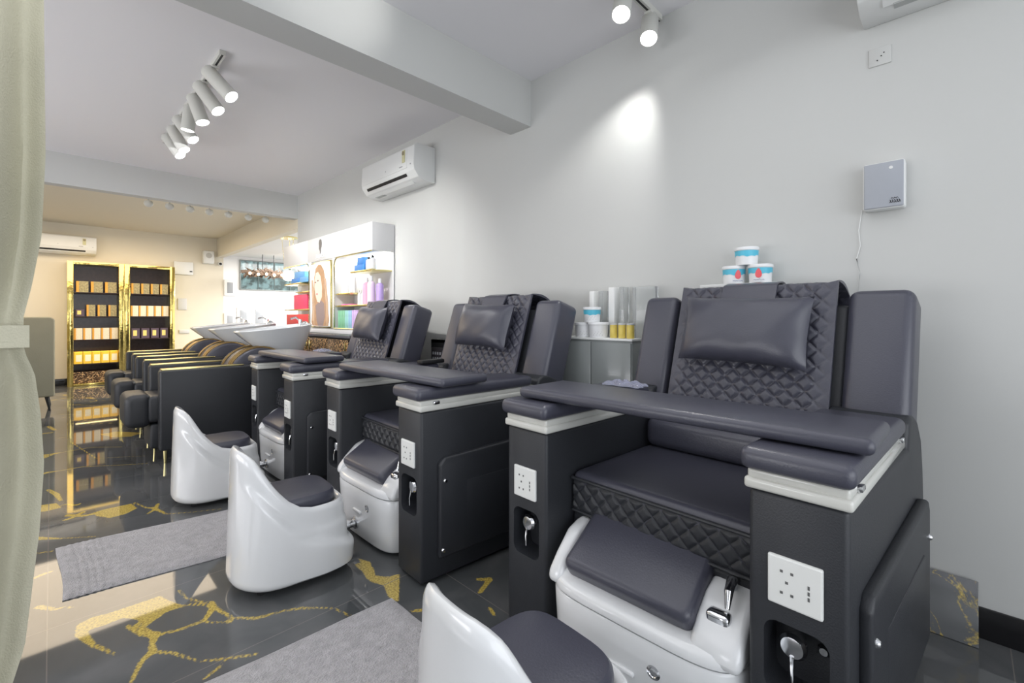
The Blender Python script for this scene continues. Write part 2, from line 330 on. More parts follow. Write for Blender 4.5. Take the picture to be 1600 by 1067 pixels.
# ---------------------------------------------------------------- spa chair prototype
QH = 0.011
def quilt(a, b, s):
    p = (a + b) / s; q = (a - b) / s
    g = min(abs(math.sin(math.pi * p)), abs(math.sin(math.pi * q))); return 1 - (1 - g) ** 2.6
def pillow_mesh(bm, w, h, t, n=22, M=None, ear=0.03):
    tt = bmesh.new(); top = {}; bot = {}
    for i in range(n + 1):
        for j in range(n + 1):
            a = -1 + 2 * i / n; b = -1 + 2 * j / n
            a = math.copysign(abs(a) ** .8, a); b = math.copysign(abs(b) ** .8, b)
            th = t / 2 * ((1 - abs(a) ** 3.5) * (1 - abs(b) ** 3.0)) ** .5
            x = a * w / 2 * (1 - ear * (1 - b * b) * 1.2); y = b * h / 2 * (1 - ear * (1 - a * a) * 2.0)
            wr = .0016 * math.sin(a * 9 + b * 5)
            top[i, j] = tt.verts.new((x, y, th + wr)); bot[i, j] = top[i, j] if (i in (0, n) or j in (0, n)) else tt.verts.new((x, y, -th))
    for i in range(n):
        for j in range(n):
            tt.faces.new([top[i, j], top[i + 1, j], top[i + 1, j + 1], top[i, j + 1]])
            f = [bot[i, j], bot[i, j + 1], bot[i + 1, j + 1], bot[i + 1, j]]
            tt.faces.new(f) if len(set(f)) == 4 and not all(v in (top[i, j], top[i + 1, j], top[i + 1, j + 1], top[i, j + 1]) for v in f) else None
    bmesh.ops.recalc_face_normals(tt, faces=tt.faces)
    if M: bmesh.ops.transform(tt, matrix=M, verts=tt.verts)
    merge(bm, tt)
TB = R(17); EB = Vector((math.sin(TB), 0, math.cos(TB))); NB = Vector((-math.cos(TB), 0, math.sin(TB)))
OB = Vector((.64, 0, .58))
def slab(s, v, n): return OB + EB * s + Vector((0, v, 0)) + NB * n
MB = Matrix(((EB.x, 0, NB.x, OB.x), (0, 1, 0, 0), (EB.z, 0, NB.z, OB.z), (0, 0, 0, 1)))  # (s,v,n) -> chair
def build_chair(loc, rotz, label):
    t = thing('pedicure_chair', label, 'spa chair', loc, rotz, 'black leather pedicure chairs along the wall')
    for s in (-1, 1):
        y0, y1 = (.315, .505) if s > 0 else (-.505, -.315)
        bm = bm_new()
        prof = [(0, .012), (0, .712), (.655, .712), (.665, .785), (.70, .803), (.74, .80), (.80, .775), (.86, .71), (.905, .60), (.925, .48), (.93, .3), (.925, .012)]
        prism(bm, prof, y0, y1, .012, 3)
        arm = obj('armrest', bm, LEATHER, t)
        cb = bm_new(); yc = (y0 + y1) / 2
        prism(cb, [(yc - .062, .275), (yc + .062, .275), (yc + .062, .435), (yc - .062, .435)], -.1, .085, 0, axis='x')
        es = [e for e in cb.edges if abs(e.verts[0].co.x - e.verts[1].co.x) > .05]
        bmesh.ops.bevel(cb, geom=es, offset=.028, segments=5, profile=.5, affect='EDGES')
        cut(arm, cb)
        # moulding of two steps
        bm = bm_new()
        rbox(bm, (-.008, y0 - .008, .712), (.66, y1 + .008, .738), .008, 3); rbox(bm, (-.002, y0 - .002, .734), (.66, y1 + .002, .758), .007, 3)
        mo = obj('silver_moulding', bm, CREAM, arm, 'pale silver moulding around the armrest top')
        bm = bm_new()
        rbox(bm, (-.024, y0 - .014, .757), (.63, y1 + .014, .808), .020, 4)
        for v in bm.verts:
            if v.co.z > .78: v.co.z += .006 * math.sin(max(0, min(1, (v.co.x + .02) / .64)) * math.pi) - .0
        obj('arm_pad', bm, LEATHER_LIT, arm)
        bm = bm_new(); rbox(bm, (.055, (y1 if s > 0 else y0) - .012, .738), (.085, (y1 if s > 0 else y0) + .012, .752), .004); obj('clasp', bm, CHROME, arm, 'small chrome clasp on the moulding')
        bm = bm_new(); rbox(bm, (.60, (y1 if s > 0 else y0) - .012, .738), (.625, (y1 if s > 0 else y0) + .012, .754), .004); obj('clasp', bm, CHROME, arm, 'small chrome clasp on the moulding')
        # socket plate
        pl = bm_new(); rbox(pl, (-.009, yc - .052, .476), (.002, yc + .052, .582), .004, 2)
        for (a, b) in ((-.024, .022), (-.004, .022), (-.024, -.024), (-.004, -.024), (-.014, 0.0)):
            rbox(pl, (-.0096, yc - a - .0028, .53 + b - .0028), (-.008, yc - a + .0028, .53 + b + .0028), 0, mi=1)
        for b in (.006, -.006, -.018): rbox(pl, (-.0096, yc - .029, .53 + b - .004), (-.008, yc - .025, .53 + b + .004), 0, mi=1)
        obj('socket_plate', pl, [SOCKW, flat('socket_hole_grey', (.12, .12, .12), .5)], arm, 'white multi socket plate on the armrest front', smooth=False)
        # control knob in the recess
        kb = bm_new(); MX = rot_to((-1, 0, 0))
        lathe(kb, [(0, 0), (.014, 0), (.014, .03), (.026, .034), (.028, .046), (.022, .054), (0, .056)], (.072, yc + .012, .378), 24, MX)
        tube(kb, [(.018, yc + .012, .36), (.010, yc + .010, .335), (.008, yc + .008, .305)], [.005, .0035, .002], 8)
        lathe(kb, [(0, 0), (.012, 0), (.014, .012), (.008, .02), (0, .02)], (.084, yc - .036, .372), 16, MX)
        obj('control_knob', kb, CHROME, arm, 'chrome control knob inside the recess')
        # side panel
        ye = y1 if s > 0 else y0; sd = 1 if s > 0 else -1
        pb = bm_new(); lo, hi = sorted((ye - sd * .004, ye + sd * .026))
        prism(pb, [(.075, .10), (.075, .49), (.10, .515), (.80, .535), (.825, .50), (.825, .10)], lo, hi, .010, 3)
        sp = obj('side_panel', pb, LEATHER, arm)
        pb = bm_new(); lo, hi = sorted((ye + sd * .022, ye + sd * .031)); rbox(pb, (.21, lo, .19), (.70, hi, .40), .004, 2); obj('pocket_flap', pb, LEATHER, sp)
        for (sx, sz) in ((.10, .42), (.09, .135), (.80, .42)):
            sb = bm_new(); lathe(sb, [(0, 0), (.010, 0), (.010, .004), (.006, .010), (0, .011)], (sx, ye + sd * .024, sz), 14, rot_to((0, sd, 0))); obj('stud', sb, CHROME, sp, 'round chrome stud')
        if s < 0: # the outer side flares towards the rear
            for ob in [arm, sp] + [c for c in sp.children]:
                for v in ob.data.vertices:
                    if v.co.y < y0 + .03: v.co.y -= .024 * max(0, min(1, (v.co.x - .25) / .6))
    # seat
    bm = bm_new(); rbox(bm, (.125, -.313, .43), (.70, .313, .568), .028, 4); seat = obj('seat_cushion', bm, LEATHER_LIT, t)
    bm = bm_new(); rbox(bm, (.15, -.311, .33), (.68, .311, .435), .012, 2); rbox(bm, (.131, -.311, .355), (.17, .311, .428), .014, 3); obj('seat_base', bm, LEATHER, t)
    bm = bm_new()
    def P(u, v):
        y = -.30 + .60 * v; z = .436 + .104 * u; e = min(1, 8 * min(u, 1 - u)); return (.126 - .006 * quilt(y, z, .056) * e, y, z)
    sheet(bm, P, lambda u, v: (-1, 0, 0), 34, 190, .008); obj('quilted_front', bm, LEATHER, seat)
    bm = bm_new(); tube(bm, [(.124, -.305, .434), (.122, 0, .434), (.124, .305, .434)], .005, 8); tube(bm, [(.121, -.305, .545), (.119, 0, .545), (.121, .305, .545)], .006, 8); obj('piping', bm, LEATHER, seat)
    bm = bm_new(); rbox(bm, (.585, -.30, .566), (.70, .305, .685), .035, 5); obj('lumbar_cushion', bm, LEATHER_LIT, t)
    # backrest: centre and two side bolsters
    dv = -.03
    bm = bm_new(); rbox(bm, (0, -.318 + dv, -.15), (.60, .318 + dv, -.03), .02, 4, MB); back = obj('backrest', bm, LEATHER, t)
    for s in (-1, 1):
        bm = bm_new(); y0, y1 = sorted((s * .312 + dv, s * (.490 if s < 0 else .475) + dv)); rbox(bm, (.14, y0, -.17), (.645, y1, .0), .032, 5, MB); obj('side_bolster', bm, LEATHER_LIT, back)
    bm = bm_new()
    SL = [(0.0, .03, 0), (.05, .02, 0)]
    L1, L2, L3 = .665, .19, .20
    def path(q):
        """q: arc length -> (s, n, nx(s), nn)"""
        if q < L1: return q, .012, 0, 1
        if q < L1 + L2:
            f = (q - L1) / L2; an = f * math.pi; return L1 + .022 * math.sin(an), .012 - f * .19, math.sin(an), math.cos(an)
        return L1 - (q - L1 - L2), -.178, 0, -1
    T = L1 + L2 + L3
    def P(u, v):
        q = u * T; y = -.285 + .57 * v; s, n, ns, nn = path(q); e = min(1, 10 * min(v, 1 - v)); d = .008 * quilt(y, q, .060) * e
        flare = .012 * max(0, (abs(y) - .25) / .04) if L1 - .05 < q < L1 + L2 else 0
        return slab(s + ns * d + flare, y + dv, n + nn * d)
    def Nf(u, v):
        s, n, ns, nn = path(u * T); return EB * ns + NB * nn
    sheet(bm, P, Nf, 240, 140, .012); obj('quilted_cover', bm, LEATHER_LIT, t, 'diamond quilted leather cover draped over the backrest')
    bm = bm_new()
    pillow_mesh(bm, .46, .265, .125, M=Matrix.Translation(slab(.47, dv, .072)) @ Matrix(((0, EB.x, NB.x, 0), (1, 0, 0, 0), (0, EB.z, NB.z, 0), (0, 0, 0, 1))) @ Matrix.Rotation(R(1.5), 4, 'Z'))
    pil = obj('head_pillow', bm, LEATHER_LIT, t)
    bm = bm_new()
    def P(u, v):
        q = .585 + u * .42; y = -.10 + .20 * v + .02 * u; s, n, ns, nn = path(q); d = .019; return slab(s + ns * d, y + dv, n + nn * d + (.018 * max(0, 1 - u * 6)))
    sheet(bm, P, lambda u, v: (0, 0, 0) if False else Nf((.585 + u * .42) / T, v), 40, 8, .007); obj('pillow_strap', bm, LEATHER_LIT, pil)
    return t
CH = [((1.135, .665, 0), R(-2.6)), ((1.075, 2.065, 0), R(-2.6)), ((1.055, 3.385, 0), R(-3))]
names = ['black pedicure chair nearest the camera with diamond quilted back and pillow', 'middle black pedicure chair of the row, between nearest and farthest', 'farthest black pedicure chair of the row, beside the shampoo chairs']
chair = build_chair(*CH[0], names[0])
for k in (1, 2): dup(chair, CH[k][0], CH[k][1], names[k])

# ---------------------------------------------------------------- trays lying across the armrests
def tray(loc, w, rotz, label):
    bm = bm_new(); rbox(bm, (0, -w / 2, 0), (.255, w / 2, .037), .016, 4)
    t = obj('tray_board', bm, LEATHER_LIT); t.location = loc; t.rotation_euler = (0, 0, rotz); return tag(t, label, 'tray', 'leather boards lying across the armrests')
tray((1.175, .632, .813), 1.01, R(-.5), 'long black padded board lying across the arms of the nearest pedicure chair')
tray((1.100, 1.955, .813), .94, R(0), 'black padded board lying across the arms of the middle pedicure chair')
tray((1.085, 3.30, .813), .90, R(0), 'black padded board lying across the arms of the farthest pedicure chair')

# ---------------------------------------------------------------- foot basins between the armrests
def build_basin(loc, rotz, label):
    t = thing('foot_basin', label, 'foot basin', loc, rotz, 'white pedicure foot basins')
    def plan(w0, w1, d, n=44, e=5):
        r = []
        for k in range(n):
            a = 2 * math.pi * k / n; c, s = math.cos(a), math.sin(a)
            r.append((math.copysign(abs(c) ** (2 / e), c), math.copysign(abs(s) ** (2 / e), s)))
        return r
    pl = plan(0, 0, 0)
    bm = bm_new(); rings = []
    for z, sx, sy in ((.012, .15, .22), (.014, .185, .262), (.03, .198, .275), (.10, .203, .283), (.20, .207, .289), (.255, .209, .291), (.262, .205, .287)):
        rings.append([(.205 + x * sx, y * sy, z) for x, y in pl])
    loft(bm, rings); obj('basin_body', bm, WPLAST, t)
    bm = bm_new(); rings = []
    for f, sx, sy in ((0, .204, .286), (.06, .209, .291), (.5, .209, .291), (.85, .200, .284), (.96, .190, .272), (1, .175, .258)):
        ring = []
        for x, y in pl:
            X = .205 + x * sx; Y = y * sy
            top = .300 + .115 * max(0, min(1, (X - .03) / .19)) 
            ring.append((X, Y, .266 + (top - .266) * f))
        rings.append(ring)
    loft(bm, rings)
    # raised side lips, the one by the tap fuller
    for (y0, y1, hgt) in ((.235, .287, .415), (-.287, -.165, .40)):
        prism(bm, [(.015, .268), (.02, .305), (.06, .35), (.12, hgt - .01), (.17, hgt + .005), (.25, hgt + .01), (.25, .268)], y0, y1, .022, 4)
    lid = obj('basin_lid', bm, WPLAST, t)
    ang = math.atan2(.115, .19)
    bm = bm_new(); M = Matrix.Translation((.045, .035, .30)) @ Matrix.Rotation(-ang, 4, 'Y')
    rbox(bm, (0, -.205, -.01), (.215, .195, .062), .026, 5, M); obj('footrest_cushion', bm, LEATHER_LIT, t)
    # chrome lever tap
    bm = bm_new(); cyl(bm, (.16, -.222, .38), (.15, -.225, .425), .014); tube(bm, [(.15, -.225, .42), (.12, -.235, .435), (.085, -.24, .425), (.07, -.242, .39)], [.010, .013, .011, .006], 10)
    rbox(bm, (.06, -.25, .33), (.10, -.19, .372), .012, 3)
    obj('lever_tap', bm, CHROME, t, 'chrome lever tap on the basin edge')
    mx = rot_to((-1, 0, 0))
    bm = bm_new(); lathe(bm, [(0, 0), (.019, 0), (.019, .004), (.012, .007), (.010, .005), (0, .006)], (.003, -.085, .19), 20, mx); obj('jet_knob', bm, CHROME, t, 'round chrome knob on the basin front')
    bm = bm_new(); rbox(bm, (-.008, -.03, .145), (.006, .05, .158), .005, 2); obj('handle_slot', bm, WPLAST, t)
    bm = bm_new(); lathe(bm, [(0, 0), (.030, 0), (.030, .012), (.018, .016), (.018, .04), (.024, .044), (.024, .062), (0, .064)], (.008, .035, .085), 20, mx); obj('drain_valve', bm, CHROME, t, 'chrome drain valve on the basin front')
    return t
BX = [((1.085, .650, 0), 0), ((1.055, 2.10, 0), 0), ((1.05, 3.40, 0), 0)]
basin = build_basin(*BX[0], 'white foot basin with black cushion in the nearest pedicure chair')
dup(basin, BX[1][0], 0, 'white foot basin with black cushion in the middle pedicure chair'); dup(basin, BX[2][0], 0, 'white foot basin with black cushion in the farthest pedicure chair')

# ---------------------------------------------------------------- pedicurist stools
def build_stool(loc, rotz, label):
    t = thing('pedicure_stool', label, 'stool', loc, rotz, 'white stools with black seats')
    n = 72; RX, RY = .215, .185
    hx = [(-.23, .568), (-.19, .566), (-.162, .518), (-.127, .452), (-.07, .380), (-.01, .324), (.04, .310), (.23, .306)]
    def h(x):
        for (a, za), (b, zb) in zip(hx, hx[1:]):
            if x <= b:
                f = max(0, (x - a) / (b - a)); return za + (zb - za) * f
        return hx[-1][1]
    def hs(x): return sum(h(x + d) for d in (-.03, -.015, 0, .015, .03)) / 5
    def pt(k, k2=1.0, off=0.0):
        a = 2 * math.pi * k / n; c, s = math.cos(a), math.sin(a); w = .5 + .5 * math.tanh(c * 3); e = 2 / (2.6 + 1.3 * w)
        return (math.copysign(abs(c) ** e, c) * (RX * k2 + off), math.copysign(abs(s) ** e, s) * (RY * k2 + off) * (1 - .04 * max(0, -c) * 1))
    def rim(k):
        x, y = pt(k); return hs(x)
    bm = bm_new(); rings = []
    zx = [(-.23, .50), (-.15, .40), (-.05, .275), (.06, .185), (.20, .125), (.24, .12)]
    def zr(x):
        for (a, za), (b, zb) in zip(zx, zx[1:]):
            if x <= b: return za + (zb - za) * (x - a) / (b - a)
        return .12
    for f in [0, .006, .02, .05] + [.08 + .86 * q / 44 for q in range(45)] + [.96, .985, 1.0]:
        ring = []
        for k in range(n):
            hr = rim(k); z = .028 + (hr - .028) * f
            tap = 1.075 - .075 * f; off = 0
            if f < .06: off = -.022 * (1 - f / .06) ** 2
            xx = pt(k)[0]; am = max(0, min(1, (xx + .20) / .08)); off += am * (.026 / (1 + math.exp((z - zr(xx)) * 170)) * min(1, .35 + .65 * (z / max(.05, zr(xx)))) + .007 / (1 + math.exp((z - .225) * 160)) * max(0, min(1, (xx - .0) / .08))) - .006
            if f > .94: off -= .008 * ((f - .94) / .06) ** 2
            x, y = pt(k, tap, off); ring.append((x, y, z))
        rings.append(ring)
    for (dz, off) in ((.003, -.018), (.0, -.028), (-.008, -.035), (-.02, -.038)):
        rings.append([(*pt(k, 1.0, off), rim(k) + dz) for k in range(n)])
    rings.append([(*pt(k, 1.0, -.040), min(rim(k) - .03, .285)) for k in range(n)])
    loft(bm, rings); obj('shell', bm, WPLAST, t)
    bm = bm_new(); rings = []
    for z, s in ((.284, .84), (.300, .90), (.325, .93), (.342, .915), (.352, .87), (.357, .70), (.358, .3)):
        ring = []
        for k in range(48):
            a = 2 * math.pi * k / 48; c, q = math.cos(a), math.sin(a); e = 2 / 4
            ring.append((.028 + math.copysign(abs(c) ** e, c) * .158 * s, math.copysign(abs(q) ** e, q) * .158 * s, z))
        rings.append(ring)
    loft(bm, rings); obj('seat_pad', bm, LEATHER_LIT, t)
    for sx in (-.13, .13):
        for sy in (-.11, .11):
            bm = bm_new(); cyl(bm, (sx, sy - .01, .016), (sx, sy + .01, .016), .016, 14); cyl(bm, (sx, sy, .016), (sx, sy, .034), .006, 8); obj('caster', bm, DARK, t)
    return t
stool = build_stool((.715, .672, 0), R(-4), 'white moulded stool with black seat nearest the camera, cut off by the frame')
dup(stool, (.720, 2.085, 0), R(-3), 'white moulded stool with black seat before the middle pedicure chair'); dup(stool, (.715, 3.28, 0), R(-2), 'white moulded stool with black seat before the farthest pedicure chair')

# ---------------------------------------------------------------- towel mats
def mat_obj(cs, label, ribs):
    cs = [Vector((x, y, 0)) for x, y in cs]; bm = bm_new()
    def P(u, v):
        p = (cs[0] * (1 - u) + cs[1] * u) * (1 - v) + (cs[3] * (1 - u) + cs[2] * u) * v
        e = min(u, 1 - u) * 22; g = min(v, 1 - v) * 14; z = .012 * min(1, e ** .5 if e > 0 else 0) * min(1, g ** .5 if g > 0 else 0)
        if ribs and .015 < u < .16: z += .0014 * math.sin((u - .015) / .145 * 6 * 2 * math.pi)
        z += .0014 * math.sin(u * 31 + v * 7) * math.sin(v * 19)
        w = .006 * math.sin(v * 5) * (1 - u)
        return (p.x + w, p.y + .004 * math.sin(u * 9), .003 + z)
    sheet(bm, P, lambda u, v: (0, 0, 1), 150, 60, .0025); return tag(obj('floor_mat', bm, RUG), label, 'mat', 'grey towelling mats on the floor')
mat_obj([(.03, 2.475), (1.02, 2.36), (1.04, 2.93), (.02, 3.06)], 'grey towel mat with ribbed end, farther along the floor under the middle stool', True)
mat_obj([(.0, .98), (.94, .95), (.935, 1.585), (-.02, 1.64)], 'grey towel mat in the foreground beside the nearest stool', False)

# ---------------------------------------------------------------- shampoo chairs
def build_backwash(loc, label):
    t = thing('shampoo_chair', label, 'shampoo chair', loc, 0, 'black shampoo chairs with gold topped arms')
    for s in (-1, 1):
        y0, y1 = (.20, .31) if s > 0 else (-.31, -.20)
        bm = bm_new(); rbox(bm, (0, y0, .10), (.80, y1, .70), .018, 3); arm = obj('armrest', bm, LEATHER, t)
        bm = bm_new(); rbox(bm, (.01, y0 + .012, .696), (.56, y1 - .012, .711), .006, 2); obj('gold_strip', bm, GOLDT, arm, 'gold strip on the armrest top')
    bm = bm_new(); rbox(bm, (-.06, -.20, .30), (.55, .20, .50), .035, 4); rbox(bm, (-.19, -.195, .27), (-.03, .195, .52), .05, 5); obj('seat', bm, LEATHER, t)
    bm = bm_new(); rbox(bm, (-.04, -.18, .10), (.06, .18, .29), .02, 3); obj('front_panel', bm, LEATHER, t)
    bm = bm_new(); prof = []
    for k in range(15):
        a = math.pi * (1.02 - k / 14 * .98); prof.append((.72 + .24 * math.cos(a), .60 + .23 * math.sin(a)))
    prof += [(.96, .42), (.50, .42)]
    prism(bm, prof, -.195, .195, .02, 3); bk = obj('backrest', bm, LEATHER_LIT, t)
    bm = bm_new()
    for y in (-.15, -.09, .09):
        tube(bm, [(.72 + .243 * math.cos(a), y, .60 + .233 * math.sin(a)) for a in [math.pi * (1.0 - k / 12 * .72) for k in range(13)]], .012, 8)
    obj('bronze_stripe', bm, mat('bronze_vinyl', (.30, .20, .08), .25, .7, var=.1), bk, 'bronze stripes on the backrest')
    for sx, sy in ((.04, -.25), (.70, -.25), (.04, .25), (.70, .25)):
        bm = bm_new(); cyl(bm, (sx, sy, 0), (sx, sy, .105), .009, 12, .014); obj('leg', bm, GOLDT, t, 'thin gold leg')
    bm = bm_new(); rbox(bm, (.86, -.17, 0), (1.16, .17, .76), .04, 4); obj('basin_stand', bm, LEATHER, t)
    bm = bm_new(); n = 48; rings = []
    def ring(cx, rx, ry, zl, zr):
        r = []
        for k in range(n):
            a = 2 * math.pi * k / n; c, s = math.cos(a), math.sin(a)
            x = cx + rx * math.copysign(abs(c) ** .75, c); y = ry * math.copysign(abs(s) ** .75, s) * (1 - .25 * max(0, -c))
            r.append((x, y, zl + (zr - zl) * (x - cx + rx) / (2 * rx)))
        return r
    for f in (0, .1, .25, .45, .65, .82, .94, 1):
        g = f ** .75; rings.append(ring(.99 - .11 * g, .11 + .21 * g, .12 + .13 * g, .74 + .225 * f, .73 + .30 * f))
    rings.append(ring(.88, .312, .242, .972, 1.037)); rings.append(ring(.885, .295, .225, .968, 1.028)); rings.append(ring(.92, .24, .19, .90, .93)); rings.append(ring(.97, .12, .11, .83, .83))
    loft(bm, rings); bowl = obj('wash_bowl', bm, CERAM, t, 'white ceramic wash bowl')
    bm = bm_new(); cyl(bm, (1.14, .06, 1.0), (1.14, .06, 1.075), .016); tube(bm, [(1.14, .06, 1.06), (1.10, .06, 1.095), (1.05, .06, 1.08)], .010, 8); lathe(bm, [(0, 0), (.03, .004), (.032, .02), (.02, .035), (0, .04)], (1.13, -.08, 1.02), 18); obj('tap', bm, CHROME, bowl, 'chrome tap on the bowl')
    return t
bw = build_backwash((.565, 4.53, 0), 'black shampoo chair with white bowl nearest the pedicure chairs')
dup(bw, (.585, 5.56, 0), 0, 'middle black shampoo chair with white bowl, between two others'); dup(bw, (.60, 6.52, 0), 0, 'farthest black shampoo chair with white bowl, nearest the gold cabinets')

# ---------------------------------------------------------------- curtain, khaki seat
def curtain():
    t = thing('curtain', 'pale khaki curtain gathered by a tieback at the left edge', 'curtain', (-.35, 2.0, 0))
    bm = bm_new()
    def edge(z):  # right edge X at height z
        pts = [(0, -.085), (.12, -.055), (.45, -.025), (.65, -.015), (.80, -.022), (.93, -.035), (1.0, -.058), (1.10, -.058), (1.2, -.04), (1.35, -.02), (1.6, -.012), (2.1, -.016), (2.4, -.018)]
        for (a, xa), (b, xb) in zip(pts, pts[1:]):
            if z <= b: return xa + (xb - xa) * (z - a) / (b - a)
        return pts[-1][1]
    def P(u, v):
        z = .01 + 2.355 * u; x1 = edge(z) + .35; pinch = math.exp(-((z - 1.04) / .16) ** 2); x0 = -.75 + .30 * pinch
        x = x0 + (x1 - x0) * v; amp = .045 * (1 - .65 * pinch)
        y = amp * math.sin(v * 2 * math.pi * 7.5 + .5 * math.sin(z * 2.2)) + .018 * math.sin(v * 43 + z * 3) * (1 - pinch)
        return (x, y * min(1, (1 - v) * 14 + .35), z)
    sheet(bm, P, lambda u, v: (0, 1, 0), 80, 200, .003); obj('curtain_cloth', bm, CURT, t)
    bm = bm_new()
    def P(u, v):
        z = 1.01 + .065 * u; x = -.46 + (.305 + .46) * v; return (x, -.035 - .012 * math.sin(v * 20) - .02 * math.sin(math.pi * v), z)
    sheet(bm, P, lambda u, v: (0, -1, 0), 4, 60, .004); obj('tieback', bm, CURT, t)
    bm = bm_new(); rbox(bm, (-.8, -.03, 2.345), (.345, .03, 2.365), .004); obj('curtain_rail', bm, WMATT, t)
curtain()
t = thing('high_back_sofa', 'khaki high backed sofa beyond the curtain, end panel facing', 'sofa', (.03, 7.6, 0))
bm = bm_new(); prism(bm, [(-1.3, .17), (.0, .17), (.0, 1.07), (-.03, 1.10), (-1.3, 1.10)], -.05, .07, .02, 3); obj('back_panel', bm, KHAKI, t)
bm = bm_new(); rbox(bm, (-1.3, .06, .17), (0, .62, .46), .03, 3); obj('seat', bm, KHAKI, t)
bm = bm_new(); rbox(bm, (-.09, .06, .17), (0, .6, .66), .03, 3); obj('armrest', bm, KHAKI, t)
for sx, sy in ((-.04, 0), (-1.25, 0), (-.04, .55), (-1.25, .55)):
    bm = bm_new(); cyl(bm, (sx, sy, 0), (sx - .03, sy, .175), .010, 10, .018); obj('leg', bm, DARK, t, 'splayed black leg')

# ---------------------------------------------------------------- gold cabinets and boxes
GLIT = bpy.data.materials.new('brown_gold_glitter'); GLIT.use_nodes = True
nt = GLIT.node_tree; b = nt.nodes['Principled BSDF']; tc = nt.nodes.new('ShaderNodeTexCoord'); vo = nt.nodes.new('ShaderNodeTexVoronoi'); vo.inputs['Scale'].default_value = 90; nt.links.new(tc.outputs['Object'], vo.inputs['Vector'])
cr = nt.nodes.new('ShaderNodeValToRGB'); e = cr.color_ramp.elements; e[0].position = .15; e[0].color = (.03, .02, .015, 1); e[1].position = .9; e[1].color = (.75, .5, .25, 1); x = cr.color_ramp.elements.new(.6); x.color = (.16, .09, .05, 1)
sp = nt.nodes.new('ShaderNodeSeparateColor'); nt.links.new(vo.outputs['Color'], sp.inputs[0]); nt.links.new(sp.outputs[0], cr.inputs[0]); nt.links.new(cr.outputs[0], b.inputs['Base Color']); b.inputs['Metallic'].default_value = .5; b.inputs['Roughness'].default_value = .35
BROWN = mat('dark_brown_gloss', (.030, .018, .016), .22, var=.5, vscale=25, coat=.15)
LV = [.35, .735, 1.11, 1.495]
def gold_cab(x0, x1, label):
    t = thing('display_cabinet', label, 'display cabinet', ((x0 + x1) / 2, 10.09, 0), 0, 'gold framed display cabinets')
    w2 = (x1 - x0) / 2; bm = bm_new()
    for a, c in (((-w2, -.14, 0), (-w2 + .07, .15, 1.98)), ((w2 - .07, -.14, 0), (w2, .15, 1.98)), ((-w2 + .07, -.14, 1.93), (w2 - .07, .15, 1.98)), ((-w2 + .07, -.14, 0), (w2 - .07, .15, .04))): rbox(bm, a, c, .004, 2)
    obj('gold_frame', bm, GOLD, t)
    bm = bm_new(); rbox(bm, (-w2 + .07, .12, .04), (w2 - .07, .145, 1.93)); obj('back_board', bm, BROWN, t, smooth=False)
    bm = bm_new(); rbox(bm, (-w2 + .07, -.10, .04), (w2 - .07, -.08, .22), .002); obj('glitter_panel', bm, GLIT, t, smooth=False)
    for z in LV:
        bm = bm_new(); rbox(bm, (-w2 + .07, -.10, z - .02), (w2 - .07, .12, z), .003); obj('shelf', bm, BROWN, t)
gold_cab(.175, .860, 'tall gold framed cabinet on the left, its lowest row glowing yellow boxes'); gold_cab(.862, 1.545, 'tall gold framed cabinet on the right, partly behind the shampoo chairs')
KW = {'dark': (mat('speckled_dark_card', (.34, .29, .15), .4, bump=.3, bscale=30, var=.95, vscale=55), flat('orange_edge', (.72, .36, .06), .4)), 'white': (mat('speckled_white_card', (.85, .72, .55), .5, var=.3, vscale=60, emit=(.9, .7, .45), estr=.0), flat('orange_edge', (.72, .36, .06))), 'yellow': (flat('yellow_card', (.95, .60, .06), .45), flat('pale_label', (.92, .85, .62), .5)), 'small': (flat('purple_dark_card', (.10, .07, .10), .4), flat('yellow_label', (.88, .68, .22), .5))}
ordn = ['first', 'second', 'third', 'fourth', 'fifth', 'sixth', 'seventh', 'eighth', 'ninth', 'tenth']
def carton(x, z, wd, hg, kind, label, group):
    bm = bm_new(); rbox(bm, (-wd / 2, -.05, 0), (wd / 2, .05, hg), .002, 1)
    if kind in ('dark', 'white'): rbox(bm, (-wd / 2 - .001, -.0512, .001), (-wd / 2 + wd * .22, .04, hg - .001), 0, mi=1)
    elif kind == 'yellow': rbox(bm, (-wd * .28, -.0515, hg * .2), (wd * .38, -.04, hg * .75), 0, mi=1)
    else: rbox(bm, (-wd * .30, -.0515, hg * .25), (wd * .15, -.04, hg * .8), 0, mi=1)
    o = obj('product_box', bm, list(KW[kind]), smooth=False); o.location = (x, 10.045, z); tag(o, label, 'box', group)
RN = ['bottom', 'third', 'second', 'top']
def row(x0, x1, n, lv, kind, hg, side, gap=.012, kl=None):
    p = (x1 - x0) / n
    for k in range(n):
        kd = kind if not (kl and k == 0) else kl
        cl = {'dark': 'dark speckled box with orange edge', 'white': 'white speckled box with orange edge', 'yellow': 'glowing yellow box with pale label', 'small': 'small dark box with yellow label'}[kd]
        carton(x0 + p * (k + .5), LV[lv], p - gap, hg if not (kl and k == 0) else hg * .6, kd, f'{cl}, {ordn[k]} from left on {RN[lv]} shelf of {side} gold cabinet', f'boxes on the {RN[lv]} shelf of the {side} gold cabinet')
row(.265, .78, 3, 3, 'dark', .175, 'left', .03); row(.255, .78, 4, 2, 'dark', .185, 'left', .03, 'small'); row(.250, .785, 5, 1, 'white', .185, 'left', .008); row(.250, .785, 5, 0, 'yellow', .19, 'left', .006)
row(.945, 1.465, 4, 3, 'dark', .175, 'right', .02); row(.945, 1.465, 5, 2, 'white', .18, 'right', .008); row(.945, 1.465, 4, 1, 'small', .17, 'right', .02)
lamp('AREA', 'cabinet_led', (.52, 10.0, .60), 1.2, (1, .75, .35), aim=(.52, 10.02, 0), shape='RECTANGLE', size=.5, size_y=.05)

